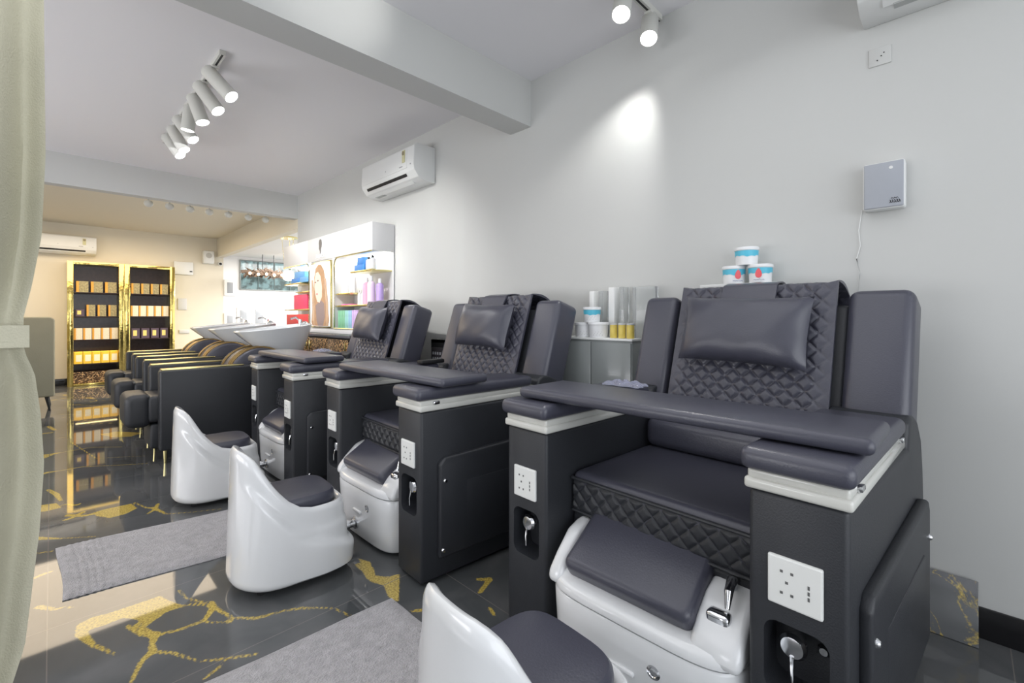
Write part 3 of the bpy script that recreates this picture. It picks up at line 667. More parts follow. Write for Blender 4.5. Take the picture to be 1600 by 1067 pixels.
# ---------------------------------------------------------------- wall unit with salon products
def wall_unit():
    X0, X1, Y0, Y1 = 2.02, 2.245, 3.76, 5.97
    t = thing('product_display_unit', 'white wall display unit with lit shelves, poster and head logo', 'display unit', (2.1, 4.86, 0))
    def L(p): return (p[0] - 2.1, p[1] - 4.86, p[2])
    def box(name, lo, hi, m, bev=.003, label=None):
        bm = bm_new(); rbox(bm, L(lo), L(hi), bev); return obj(name, bm, m, t, label)
    UW = mat('unit_white_laminate', (.66, .66, .67), .35, var=.01)
    box('header', (X0, Y0, 1.70), (X1, 5.22, 1.955), UW); box('header', (X0, 5.22, 1.70), (X1, Y1, 1.955), UW)
    box('back_board', (X1 - .012, Y0, .95), (X1, Y1, 1.70), UW); box('base_board', (X0, Y0, .93), (X1, Y1, .975), UW)
    box('divider', (X0, 4.535, .975), (X1 - .012, 4.585, 1.70), UW); box('divider', (X0, 5.125, .975), (X1 - .012, 5.165, 1.70), UW)
    box('centre_panel', (X0 + .01, 4.585, .975), (X0 + .03, 5.125, 1.70), UW)
    # gold outline of the right bay with a rounded corner
    bm = bm_new(); pts = [(X0 - .004, 3.77, 1.695), (X0 - .004, 4.45, 1.695)] + [(X0 - .004, 4.45 + .08 * math.sin(a), 1.615 + .08 * math.cos(a)) for a in [k * R(90) / 6 for k in range(1, 7)]] + [(X0 - .004, 4.53, .985), (X0 - .004, 3.77, .985)]
    tube(bm, [L(p) for p in pts], .007, 8); pts = [(X0 - .004, 5.95, 1.695), (X0 - .004, 5.25, 1.695)] + [(X0 - .004, 5.25 - .08 * math.sin(a), 1.615 + .08 * math.cos(a)) for a in [k * R(90) / 6 for k in range(1, 7)]] + [(X0 - .004, 5.17, .985)]
    tube(bm, [L(p) for p in pts], .007, 8); obj('gold_edging', bm, GOLDT, t, 'thin gold edging around the shelves')
    for (y0, y1, z) in ((3.78, 4.20, 1.535), (3.78, 4.53, 1.215), (4.20, 4.53, 1.335), (5.45, 5.96, 1.50), (5.17, 5.60, 1.39), (5.17, 5.96, 1.19)): box('shelf', (X0 + .005, y0, z - .016), (X1 - .012, y1, z), GOLDT if z != 1.535 else GOLDT)
    for (y0, y1) in ((3.80, 4.50), (5.19, 5.94)): box('led_strip', (X1 - .05, y0, 1.685), (X1 - .02, y1, 1.70), STRIP, 0, 'lit strip under the header')
    # poster with a slight glow added to its paper, hair and skin
    bm = bm_new(); rbox(bm, L((X0 - .008, 4.60, .985)), L((X0 + .01, 5.11, 1.685)), .003); f = obj('poster_frame', bm, GOLDT, t)
    bm = bm_new(); rbox(bm, L((X0 - .012, 4.615, 1.00)), L((X0 - .006, 5.095, 1.67))); po = obj('poster', bm, flat('poster_paper_glow', (.86, .85, .83), .5, emit=(.9, .9, .88), estr=.35), f, 'poster of a woman with long light brown hair', smooth=False)
    def disc(name, pts, m, k):
        bm = bm_new(); x = X0 - .012 - .0012 * k; vs = [bm.verts.new(L((x, y, z))) for y, z in pts]; vs2 = [bm.verts.new(L((x + .001, y, z))) for y, z in pts]
        bm.faces.new(vs); bm.faces.new(list(reversed(vs2)))
        for i in range(len(pts)): bm.faces.new([vs[i], vs2[i], vs2[(i + 1) % len(pts)], vs[(i + 1) % len(pts)]])
        bmesh.ops.recalc_face_normals(bm, faces=bm.faces); return obj(name, bm, m, po, smooth=False)
    hair = flat('poster_hair_glow', (.42, .25, .14), .5, var=.35, emit=(.42, .25, .14), estr=.3); skin = flat('poster_skin_glow', (.86, .62, .50), .5, emit=(.86, .62, .50), estr=.3)
    # y grows to the left of the picture
    disc('printed_hair', [(4.90, 1.655), (4.97, 1.62), (5.01, 1.52), (5.03, 1.38), (5.05, 1.22), (5.08, 1.04), (5.05, 1.005), (4.66, 1.005), (4.63, 1.06), (4.66, 1.2), (4.70, 1.35), (4.72, 1.48), (4.76, 1.59), (4.83, 1.65)], hair, 1)
    disc('printed_jumper', [(4.97, 1.22), (4.94, 1.06), (4.90, 1.005), (4.78, 1.005), (4.73, 1.10), (4.75, 1.24), (4.84, 1.28)], flat('poster_jumper', (.33, .25, .24), .6), 2)
    disc('printed_face', [(4.99, 1.50), (4.995, 1.42), (4.97, 1.34), (4.92, 1.26), (4.86, 1.25), (4.80, 1.31), (4.80, 1.42), (4.84, 1.53), (4.90, 1.58), (4.96, 1.57)], skin, 3)
    disc('printed_lips', [(4.955, 1.345), (4.925, 1.355), (4.90, 1.345), (4.92, 1.33)], flat('poster_lips', (.70, .25, .25), .5), 4)
    for (y, z) in ((4.965, 1.47), (4.90, 1.485)): disc('printed_eye', [(y + .022, z), (y, z + .010), (y - .022, z + .002), (y, z - .009)], flat('poster_eye', (.18, .10, .08), .5), 4)
    for q in range(9):
        y = 4.66 + q * .014 + (0.28 if q > 4 else 0); bm = bm_new(); tube(bm, [L((X0 - .0135, y + .05 - .004 * q, 1.50)), L((X0 - .0135, y, 1.25)), L((X0 - .0135, y - .01 + .01 * math.sin(q * 3), 1.01))], .004, 4); obj('printed_hair_strand', bm, flat('poster_hair_light', (.75, .55, .36), .5) if q % 2 else flat('poster_hair_dark', (.30, .16, .09), .5), po)
    # head logo and the small white lettering under it
    def lg(name, pts, m, k):
        bm = bm_new(); x = X0 - .002 - .003 * k; vs = [bm.verts.new(L((x, y, z))) for y, z in pts]; vs2 = [bm.verts.new(L((X0, y, z))) for y, z in pts]; bm.faces.new(vs); bm.faces.new(list(reversed(vs2)))
        for i in range(len(pts)): bm.faces.new([vs[i], vs2[i], vs2[(i + 1) % len(pts)], vs[(i + 1) % len(pts)]])
        bmesh.ops.recalc_face_normals(bm, faces=bm.faces); obj(name, bm, m, t, smooth=False, label='head silhouette logo' if k == 2 else None)
    yc = 4.86
    lg('logo_halo', [(yc - .02 + .062 * math.cos(a), 1.865 + .075 * math.sin(a) - (.035 if math.sin(a) < -.8 else 0)) for a in [k * math.pi / 12 for k in range(24)]], flat('logo_white', (.95, .95, .95), .4), 1)
    lg('logo_head', [(yc + .03, 1.915), (yc + .005, 1.928), (yc - .025, 1.918), (yc - .035, 1.88), (yc - .03, 1.84), (yc - .012, 1.82), (yc - .012, 1.79), (yc + .008, 1.765), (yc + .012, 1.80), (yc + .035, 1.825), (yc + .036, 1.86), (yc + .042, 1.885)], flat('logo_grey', (.10, .10, .11), .4), 2)
    bm = bm_new()
    for k in range(6):
        y = yc + .12 - k * .044; s = [(0, 0), (.014, .05), (.026, 0)] if k % 2 == 0 else [(0, 0), (0, .045), (.02, .03), (.004, .02), (.024, 0)]
        tube(bm, [L((X0 - .003, y - a, 1.705 + .028 + bz * .7)) for a, bz in s], .0028, 6)
    for k in range(9): 
        y = yc + .10 - k * .024; tube(bm, [L((X0 - .003, y, 1.713)), L((X0 - .003, y - .012, 1.722))], .0018, 5)
    obj('logo_lettering', bm, flat('logo_white', (.95, .95, .95)), t, 'small white lettering under the head logo')
    # lower cabinet with glitter doors
    t2 = thing('storage_cabinet', 'low cabinet with brown glitter doors under the white display unit', 'cabinet', (2.1, 4.7, 0))
    def L2(p): return (p[0] - 2.1, p[1] - 4.7, p[2])
    bm = bm_new(); rbox(bm, L2((1.93, 3.98, .08)), L2((2.235, 5.35, .90)), .004); obj('carcass', bm, DARK, t2)
    bm = bm_new(); rbox(bm, L2((1.905, 3.96, .90)), L2((2.238, 5.38, .928)), .006); obj('countertop', bm, flat('dark_marble_top', (.10, .10, .11), .15), t2)
    for k in range(3):
        y0 = 4.0 + k * .45; bm = bm_new(); rbox(bm, L2((1.908, y0, .10)), L2((1.93, y0 + .44, .885)), .004); d = obj('door', bm, GLIT, t2); bm = bm_new(); rbox(bm, L2((1.893, y0 + (.40 if k % 2 else .03), .76)), L2((1.908, y0 + (.42 if k % 2 else .05), .86)), .004); obj('handle', bm, GOLDT, d, 'gold handle')
wall_unit()
def pbox(name, lo, hi, m, label, cat='box', group=None, bev=.003, **k):
    lo, hi = Vector(lo), Vector(hi); c = Vector(((lo.x + hi.x) / 2, (lo.y + hi.y) / 2, lo.z)); bm = bm_new(); rbox(bm, lo - c, hi - c, bev); o = obj(name, bm, m); o.location = c; return tag(o, label, cat, group)
BLUE = flat('blue_card', (.06, .24, .62), .4); BLUE2 = flat('light_blue_card', (.15, .40, .75), .4); RED = flat('red_card', (.72, .06, .07), .4); PINK = flat('pink_red_card', (.78, .07, .16), .4); WCARD = flat('white_card', (.82, .82, .84), .4); MAG = flat('magenta_card', (.75, .15, .5), .4)
g = 'blue cartons on the display unit'
pbox('product_box', (2.05, 5.55, 1.502), (2.2, 5.80, 1.56), BLUE, 'wide blue carton, lower one on the top shelf left of the poster', group=g)
pbox('product_box', (2.05, 5.30, 1.502), (2.2, 5.54, 1.56), BLUE2, 'light blue carton beside the wide blue one, left of the poster', group=g)
pbox('product_box', (2.06, 5.42, 1.562), (2.19, 5.72, 1.635), BLUE2, 'upper light blue carton stacked on top shelf left of the poster', group=g)
pbox('product_box', (2.05, 5.32, 1.192), (2.2, 5.72, 1.36), PINK, 'pink red carton on the middle shelf left of the poster', group='red cartons left of the poster')
pbox('product_box', (2.04, 5.18, .977), (2.2, 5.93, 1.13), RED, 'long red carton on the lowest shelf left of the poster', group='red cartons left of the poster')
pbox('wicker_basket', (2.06, 5.18, 1.192), (2.2, 5.31, 1.29), flat('wicker', (.35, .26, .18), .8, bump=.6, bscale=80), 'small brown wicker basket beside the pink red carton', 'basket', bev=.012)
pbox('product_box', (2.08, 5.19, 1.392), (2.2, 5.27, 1.56), flat('taupe_card', (.36, .30, .25), .5), 'upright taupe carton beside the poster', group='cartons left of the poster')
pbox('product_box', (2.06, 5.62, 1.192 + .17), (2.2, 5.90, 1.482), WCARD, 'white carton standing on the pink red carton', group='cartons left of the poster') if False else None
pbox('product_box', (2.05, 3.97, 1.537), (2.18, 4.16, 1.595), BLUE, 'lower blue carton on the top shelf right of the poster', group=g)
pbox('product_box', (2.06, 3.98, 1.597), (2.17, 4.13, 1.665), BLUE, 'upper blue carton on the top shelf right of the poster', group=g)
def bottle(x, y, z, r, h, m, capm, label, group):
    bm = bm_new(); lathe(bm, [(0, 0), (r, 0), (r, h * .72), (r * .8, h * .79), (r * .38, h * .83), (r * .38, h * .86)], n=18); t = obj('bottle', bm, m); t.location = (x, y, z); tag(t, label, 'bottle', group)
    bm = bm_new(); lathe(bm, [(r * .38, h * .86 - .01), (r * .45, h * .86), (r * .45, h), (0, h)], n=14); obj('cap', bm, capm, t); return t
PK = flat('pink_bottle', (.85, .42, .55), .3); PU = flat('purple_bottle', (.48, .35, .72), .3); GY = flat('clear_grey_bottle', (.62, .63, .66), .25); LIL = flat('lilac_bottle', (.78, .62, .82), .3)
bottle(2.08, 3.98, 1.215, .036, .25, PK, WCARD, 'tall pink bottle on the right bay shelf, left of the lilac one', 'pastel bottles'); bottle(2.08, 3.89, 1.215, .036, .26, LIL, WCARD, 'tall lilac bottle between the pink and the purple ones', 'pastel bottles'); bottle(2.14, 3.84, 1.215, .034, .24, PU, WCARD, 'tall purple bottle at the open end of the bay', 'pastel bottles')
bottle(2.08, 3.93, 1.536, .03, .12, GY, DARK, 'small grey bottle with black cap, left of its twin', 'grey bottles with black caps'); bottle(2.08, 3.86, 1.536, .03, .13, GY, DARK, 'small grey bottle with black cap at the open end of the top shelf', 'grey bottles with black caps')
for k in range(7): bottle(2.09, 4.24 + k * .042, 1.335, .016, .20 - .01 * (k % 3), GY if k % 2 else WCARD, WCARD, f'slim white product bottle, {ordn[k]} from right on the shelf beside the poster', 'slim white bottles beside the poster')
for k in range(4): bottle(2.10, 4.06 + k * .035, 1.215, .014, .14, WCARD if k % 2 else GY, WCARD, f'short white tube bottle, {ordn[k]} from right, left of the pink bottle', 'short white bottles')
for k, y in enumerate((4.30, 4.42)): pbox('flat_box', (2.06, y - .045, 1.217), (2.15, y + .045, 1.228), MAG, ('flat magenta box at the right end of the plain shelf', 'flat magenta box at the left end of the plain shelf')[k], group='flat magenta boxes')
cols = [(.25, .55, .35)] * 4 + [(.35, .65, .62)] * 2 + [(.35, .58, .75)] * 2 + [(.62, .45, .75)] * 4 + [(.65, .35, .45), (.55, .28, .25), (.45, .25, .22), (.5, .35, .45), (.55, .5, .62), (.65, .65, .72)]
cn = ['green'] * 4 + ['teal'] * 2 + ['light blue'] * 2 + ['lilac'] * 4 + ['rose', 'rust', 'brown', 'mauve', 'grey lilac', 'pale grey']
for k, c in enumerate(cols):
    y = 4.505 - k * .038
    pbox('colour_tube_box', (2.05, y - .0155, .985), (2.13, y + .0155, 1.165), flat('tube_' + cn[k].replace(' ', '_'), c, .4, var=.25), f'slim {cn[k]} carton, {ordn[k] if k < 10 else ordn[17 - k]} from {"left" if k < 10 else "right"} in the coloured carton row by the poster', 'box', 'slim coloured cartons')
# blue cloth beside the low cabinet
pbox('blue_bag', (1.88, 5.42, .45), (2.2, 5.55, .92), flat('blue_fabric', (.06, .06, .45), .6), 'narrow bright blue bag standing between wash bowl and glitter cabinet', 'bag', bev=.03)
bpy.data.objects['blue_bag'].location.z = 0; bpy.data.objects['blue_bag'].scale = (1, 1, 1.93)

# ---------------------------------------------------------------- grey cabinet and the things on it
GREY = mat('grey_cabinet_gloss', (.25, .27, .27), .22, var=.03, coat=.3)
t = thing('low_cabinet', 'grey gloss cabinet against the wall between two pedicure chairs', 'cabinet', (2.15, 1.34, 0))
bm = bm_new(); rbox(bm, (-.085, -.15, .05), (.085, .34, .975), .003); obj('carcass', bm, GREY, t)
bm = bm_new(); rbox(bm, (-.095, -.155, .975), (.088, .345, .988), .003); obj('white_top', bm, WMATT, t, 'thin white top')
for y in (-.15, .095): 
    bm = bm_new(); rbox(bm, (-.094, y + .004, .07), (-.085, y + .24, .965), .003); obj('door', bm, GREY, t)
bm = bm_new(); rbox(bm, (-.075, -.14, 0), (.08, .33, .05)); obj('plinth', bm, DARK, t, smooth=False)
CYAN = flat('cyan_label', (.10, .52, .70), .4); TUBW = flat('tub_white', (.80, .81, .82), .35); STRAW = flat('strawberry_red', (.85, .12, .14), .4)
def tub(x, y, z, r, h, kind, label, face=None):
    t = thing('tub', label, 'tub', (x, y, z), 0, 'white lidded tubs')
    bm = bm_new(); lathe(bm, [(0, 0), (r * .86, 0), (r * .93, h * .8), (r * .93, h * .82)], n=32); bd = obj('tub_body', bm, TUBW, t)
    bm = bm_new(); lathe(bm, [(0, h * .82), (r * .93, h * .82), (r, h * .83), (r, h * .95), (r * .97, h), (r * .9, h), (r * .88, h * .97), (0, h * .97)], n=32); obj('lid', bm, TUBW, t)
    bm = bm_new(); n = 64
    if kind in ('straw', 'cyan'):
        lo = []; hi = []
        for k in range(n):
            a = 2 * math.pi * k / n; zz = h * (.46 + .05 * abs(math.sin(a * 4.5)) + .03 * math.sin(a * 3)); rr = r * (.86 + .07 * zz / (h * .8)) + .0008; lo.append((rr * math.cos(a), rr * math.sin(a), zz)); rr = r * .93 + .0008; hi.append((rr * math.cos(a), rr * math.sin(a), h * .80))
        loft(bm, [lo, hi], False, False); obj('cyan_band', bm, CYAN, bd, 'scalloped cyan label band')
    a0 = math.atan2(-y, -x) if face is None else face
    def wrap(u, zz, off=.0015): 
        rr = r * (.86 + .07 * zz / (h * .8)) + off; a = a0 + u / r; return (rr * math.cos(a), rr * math.sin(a), zz)
    if kind == 'straw':
        bm = bm_new(); pts = []
        for k in range(20):
            a = 2 * math.pi * k / 20; u = .013 * math.sin(a) * (1 - .35 * math.cos(a)); zz = h * .50 + h * .26 * math.cos(a); pts.append(wrap(u, zz, .0022))
        c = bm.verts.new(wrap(0, h * .5, .0026)); vv = [bm.verts.new(p) for p in pts]
        for k in range(20): bm.faces.new([c, vv[k], vv[(k + 1) % 20]])
        bmesh.ops.recalc_face_normals(bm, faces=bm.faces); obj('strawberry', bm, STRAW, bd, 'red strawberry on the label')
        bm = bm_new()
        for k in range(8): tube(bm, [wrap(.024 - k * .006, h * (.12 + .03 * (k % 2))), wrap(.020 - k * .006, h * (.17 - .02 * (k % 3)))], .0008, 5)
        obj('printed_writing', bm, flat('print_blue', (.12, .20, .42), .5), bd)
    elif z < 1.2:
        bm = bm_new()
        for k in range(10): tube(bm, [wrap(-.03 + k * .006, h * (.15 + .1 * (k % 3))), wrap(-.0295 + k * .006, h * (.19 + .1 * (k % 3)))], .0008, 5)
        obj('printed_writing', bm, flat('print_grey', (.25, .22, .25), .5), bd)
# on the grey cabinet (top at 0.988)
def onshelf(px, X): x, y = ray(px); return y * X / x
tub(2.115, onshelf(912, 2.115), .9885, .052, .080, 'plain', 'plain white lidded tub at the far end of the grey cabinet')
tub(2.105, onshelf(935, 2.105), .9885, .056, .083, 'plain', 'white tub with printed writing under the cyan banded tub')
tub(2.11, onshelf(925, 2.11), 1.0720, .050, .082, 'cyan', 'white tub with cyan band stacked on two plain tubs')
YEL = flat('yellow_wax_label', (.70, .55, .12), .35, var=.35)
for k, px in enumerate((959, 972, 985)):
    y = onshelf(px, 2.10); bm = bm_new(); lathe(bm, [(0, 0), (.019, 0), (.020, .004), (.020, .070), (.019, .074), (0, .074)], n=20); o = obj('yellow_can', bm, YEL); o.location = (2.10, y, .9885); tag(o, ('yellow printed can beside the white tubs', 'yellow can in the middle of three cans', 'yellow can nearest the big pedicure chair back')[k], 'can', 'yellow cans on the grey cabinet')
    bm = bm_new(); lathe(bm, [(.0195, .068), (.021, .070), (.021, .077), (0, .078)], n=20); obj('lid', bm, GY, o)
ACR = mat('clear_acrylic', (.93, .95, .95), .05, trans=.85, ior=1.3, var=.01, spec=.4)
for k, (px, wd, zt) in enumerate(((928, .03, 1.245), (943, .036, 1.245), (959, .038, 1.262), (975, .03, 1.262))):
    y = onshelf(px, 2.19); pbox('file_holder', (2.165, y - wd / 2, .9885), (2.225, y + wd / 2, zt), ACR if k % 2 else WMATT, ('thin white upright holder at the far end of the row', 'clear upright holder, second in the row', 'broad white upright holder, third in the row', 'clear upright holder next to the white box')[k], 'holder', 'upright holders against the wall')
y = onshelf(1012, 2.19); pbox('clear_case', (2.165, y - .045, .9885), (2.225, y + .075, 1.258), ACR, 'wide clear acrylic case standing behind the big chair back', 'case')
# wall ledge with three tubs above the nearest chair
t = thing('wall_ledge', 'thin white ledge on the wall holding three tubs', 'shelf', (2.19, .84, 1.232)); ya = onshelf(1210, 2.16) - .02; yb = onshelf(1098, 2.16)
bm = bm_new(); rbox(bm, (-.065, ya - .84, 0), (.058, yb - .84, .016), .003); obj('board', bm, WMATT, t)
for y in (ya + .06, yb - .06): bm = bm_new(); prism(bm, [(.058, 0), (-.04, 0), (.058, -.08)], y - .84 - .004, y - .84 + .004); obj('bracket', bm, WMATT, t, smooth=False)
yl, yr = onshelf(1147, 2.165), onshelf(1188, 2.165)
tub(2.165, yl, 1.2482, .050, .078, 'straw', 'tub with red strawberry, lower left on the wall ledge', face=math.atan2(-yl, -2.165) + .35)
tub(2.165, yr, 1.2482, .050, .078, 'straw', 'tub with red strawberry, lower right on the wall ledge', face=math.atan2(-yr, -2.165) - .15)
tub(2.160, (yl + yr) / 2, 1.3265, .050, .078, 'cyan', 'tub with cyan band on top of the two strawberry tubs')
# black drawer trolley behind the farthest chair, phone remote, plastic film
t = thing('plastic_drawer_trolley', 'black perforated drawer trolley by the wall between two chair backs', 'trolley', (2.15, 2.76, 0))
bm = bm_new()
for a, c in (((-.09, -.16, .03), (-.07, .16, .93)), ((.07, -.16, .03), (.09, .16, .93)), ((-.09, -.16, .90), (.09, .16, .93)), ((-.09, -.16, .03), (.09, .16, .05))): rbox(bm, a, c, .006)
obj('frame', bm, DARK, t)
for k in range(4):
    bm = bm_new(); z = .07 + k * .21; rbox(bm, (-.10, -.15, z), (.07, .15, z + .17), .012, 2, mi=0)
    for i in range(9):
        for j in range(3): rbox(bm, (-.1015, -.125 + i * .029, z + .035 + j * .04), (-.099, -.109 + i * .029, z + .055 + j * .04), 0, mi=1)
    obj('drawer', bm, [flat('black_plastic_drawer', (.05, .045, .05), .35), flat('pale_hole', (.45, .45, .48), .5)], t)
o = pbox('remote_control', (1.58, 2.33, .811), (1.75, 2.39, .835), DARK, 'black remote control on the left arm of the middle pedicure chair', 'remote', bev=.008)
FILM = mat('clear_film', (.72, .74, .88), .10, trans=.75, ior=1.25, spec=.8, var=.05)
def film(c, sx, sy, label):
    bm = bm_new(); r3 = random.Random(int(c[1] * 100))
    ph = [r3.uniform(0, 6) for _ in range(4)]
    def P(u, v):
        a = math.sin(math.pi * u) * math.sin(math.pi * v); return ((u - .5) * sx + .006 * math.sin(v * 14 + ph[3]), (v - .5) * sy + .006 * math.sin(u * 16 + ph[2]), .003 + .013 * a ** .5 + .005 * a ** .3 * (math.sin(u * 17 + v * 9 + ph[0]) + math.sin(v * 23 - u * 11 + ph[1])) + .004)
    sheet(bm, P, lambda u, v: (0, 0, 1), 30, 40, .002); o = obj('plastic_film', bm, FILM, ang=15); o.location = c; tag(o, label, 'plastic film', 'crumpled clear film on the armrests')
film((1.68, 1.0, .812), .10, .17, 'crumpled clear film on the left arm of the nearest pedicure chair'); film((1.56, 3.72, .815), .12, .16, 'crumpled clear film on the left arm of the farthest pedicure chair')

# ---------------------------------------------------------------- leaning marble tile
m = bpy.data.materials.new('dark_gold_marble_lit'); m.use_nodes = True; nt = m.node_tree; b = nt.nodes['Principled BSDF']; tc = nt.nodes.new('ShaderNodeTexCoord')
no = nt.nodes.new('ShaderNodeTexNoise'); no.inputs['Scale'].default_value = 4.5; no.inputs['Detail'].default_value = 5; no.inputs['Distortion'].default_value = .8; nt.links.new(tc.outputs['Object'], no.inputs['Vector'])
su = nt.nodes.new('ShaderNodeMath'); su.operation = 'SUBTRACT'; su.inputs[1].default_value = .49; nt.links.new(no.outputs['Fac'], su.inputs[0]); ab0 = nt.nodes.new('ShaderNodeMath'); ab0.operation = 'ABSOLUTE'; nt.links.new(su.outputs[0], ab0.inputs[0]); ab = nt.nodes.new('ShaderNodeMath'); ab.operation = 'MULTIPLY'; ab.inputs[1].default_value = .24; nt.links.new(ab0.outputs[0], ab.inputs[0])
mx = marble_base(nt, b, ab.outputs[0], tc.outputs['Object']); nt.links.new(mx.outputs[2], b.inputs['Base Color']); rp = [n_ for n_ in nt.nodes if n_.type == 'VALTORGB' and n_.color_ramp.elements[0].position > .33][0]; rp.color_ramp.elements[0].color = (.07, .075, .08, 1); rp.color_ramp.elements[1].color = (.14, .14, .145, 1); b.inputs['Roughness'].default_value = .06; b.inputs['IOR'].default_value = 1.7  # tile base lightened in place of the ceiling's reflection
bm = bm_new(); rbox(bm, (-.006, 0, 0), (.006, .60, .205), .001); o = obj('marble_tile', bm, m); o.location = (2.165, -.035, .0); o.rotation_euler = (0, R(19), 0); tag(o, 'cut dark marble tile with gold veins leaning against the wall', 'tile')

# ---------------------------------------------------------------- air conditioners
def aircon(loc, rotz, label, L, kind):
    """local x along the length, -y out of the wall, z up; origin at the wall, bottom"""
    t = thing('air_conditioner', label, 'air conditioner', loc, rotz)
    bm = bm_new(); prism(bm, [(0, .0), (-.10, .0), (-.165, .025), (-.205, .075), (-.212, .12), (-.205, .27), (-.18, .292), (0, .295)], -L / 2, L / 2, .006, 2, axis='x'); obj('casing', bm, WMATT, t)
    bm = bm_new(); prism(bm, [(-.206, .10), (-.214, .105), (-.214, .122), (-.209, .262), (-.200, .262)], -L / 2 + .012, L / 2 - .10, .002, 2, axis='x'); obj('front_panel', bm, WMATT, t)
    bm = bm_new(); prism(bm, [(-.112, .0035), (-.120, -.003), (-.190, .050), (-.186, .060)], -L / 2 + .07, L / 2 - .12, .002, 2, axis='x'); fl = obj('louvre', bm, WMATT, t)
    bm = bm_new(); prism(bm, [(-.186, .045), (-.194, .052), (-.199, .068), (-.190, .066)], -L / 2 + .08, L / 2 - .13, 0, 2, axis='x'); obj('air_slot', bm, DARK, t, 'dark air slot', smooth=False)
    if kind:
        bm = bm_new(); rbox(bm, (L / 2 - .165, -.2165, .155), (L / 2 - .125, -.209, .255), .001); lathe(bm, [(0, 0), (.017, 0), (.017, .002), (0, .002)], (L / 2 - .145, -.2175, .232), 16, rot_to((0, -1, 0)), mi=1); obj('rating_sticker', bm, [flat('sticker_yellow', (.62, .60, .36), .5), flat('sticker_ink', (.30, .26, .16), .5)], t, 'yellow rating sticker', smooth=False)
        bm = bm_new(); rbox(bm, (L / 2 - .21, -.2158, .123), (L / 2 - .16, -.2125, .131), 0); rbox(bm, (L / 2 - .05, -.2145, .12), (L / 2 - .04, -.209, .13), 0); rbox(bm, (0, -.2158, .14), (.008, -.2125, .148), 0); obj('printed_mark', bm, flat('print_mid_grey', (.35, .35, .36), .5), t, smooth=False)
    bm = bm_new(); rbox(bm, (-L / 2 + .10, -.125, -.0015), (-L / 2 + .24, -.085, .0015), 0); obj('spec_label', bm, flat('grey_label', (.42, .43, .42), .5), t, 'grey printed label on the underside', smooth=False)
    return t
aircon((W - .001, 3.56, 2.21), R(-90), 'white wall air conditioner between the ceiling beam and display unit', .87, True)
aircon((W - .001, -.16, 2.225), R(-90), 'white air conditioner at the top right corner, mostly cut off', .88, False)
aircon((.07, YB - .001, 2.10), 0, 'white air conditioner on the warm rear wall above the cabinets', .90, True)

# ---------------------------------------------------------------- small wall fittings
t = thing('scent_diffuser', 'white box with grey face on the right wall above the nearest chair', 'wall box', (2.25, .214, 1.504))
bm = bm_new(); rbox(bm, (-.058, -.062, 0), (-.001, .062, .178), .010, 3); obj('casing', bm, WMATT, t)
bm = bm_new(); rbox(bm, (-.0615, -.058, .005), (-.055, .058, .173), .009, 3); obj('face_plate', bm, flat('pale_grey_face', (.36, .38, .42), .4), t, 'pale grey face')
bm = bm_new(); lathe(bm, [(0, 0), (.006, 0), (.006, .0015), (0, .002)], (-.061, -.022, .150), 14, rot_to((-1, 0, 0))); obj('indicator', bm, WMATT, t)
bm = bm_new()
for k in range(5):
    y = -.018 - k * .0065; tube(bm, [(-.0622, y, .018), (-.0622, y - .004, .026 + .002 * (k % 2)), (-.0622, y - .001, .030), (-.0622, y - .005, .019)], .0008, 5)
for k in range(3):
    y = -.022 - k * .0075; tube(bm, [(-.0622, y, .033), (-.0622, y - .003, .038), (-.0622, y - .006, .034)], .0009, 5)
obj('logo', bm, DARK, t, 'small dark logo in the lower corner')
bm = bm_new(); tube(bm, [(2.243, .285, 1.52), (2.244, .295, 1.44), (2.244, .29, 1.38), (2.245, .302, 1.33), (2.244, .292, 1.27), (2.245, .298, 1.18), (2.245, .30, 1.0)], .0016, 6); tag(obj('power_cable', bm, WMATT), 'thin white cable hanging down the wall below the grey faced box', 'cable')
y, z = at_X(1375, 88, W - .003); bm = bm_new(); rbox(bm, (-.002, -.034, -.034), (.003, .034, .034), .0015)
for a, c in ((-.012, .010), (-.004, .0), (.008, -.014)): rbox(bm, (-.0030, a - .002, c - .002), (-.0018, a + .002, c + .002), 0, mi=1)
o = obj('wall_socket', bm, [WALL, DARK]); o.location = (W - .0031, y, z); tag(o, 'white wall socket plate below the top right air conditioner', 'socket')
def onback(name, px0, px1, py0, py1, dep, m, label, cat, bev=.006, Y=YB):
    x0, z1 = at_Y(px0, py0, Y - dep); x1, z0 = at_Y(px1, py1, Y - dep); z0 = at_Y(px0, py1, Y - dep)[1]
    return pbox(name, (x0, Y - dep, z0), (x1, Y - .001, z1), m, label, cat, bev=bev)
o = onback('wall_speaker', 318, 335, 391, 411, .13, WMATT, 'small white loudspeaker on the rear wall near the corner', 'speaker', .015)
bm = bm_new(); lathe(bm, [(0, 0), (.05, 0), (.05, .004), (0, .004)], (0, -.066, .15), 20, rot_to((0, -1, 0))); obj('speaker_cone', bm, flat('speaker_mesh', (.5, .5, .48), .7), o)
o = onback('distribution_box', 272, 302, 408, 428, .06, WMATT, 'white distribution box on the rear wall beside the gold cabinet', 'electrical box', .005)
bm = bm_new(); rbox(bm, (.09, -.034, .05), (.13, -.028, .07)); obj('latch', bm, DARK, o, smooth=False)
onback('switch_panel', 278, 292, 466, 484, .02, mat('switch_grey', (.6, .6, .6), .4, var=.02), 'grey switch panel on the rear wall under the distribution box', 'switch')
onback('wall_socket', 280, 296, 515, 521, .02, mat('switch_grey', (.6, .6, .6), .4), 'double socket on the rear wall beneath the switch panel', 'socket')
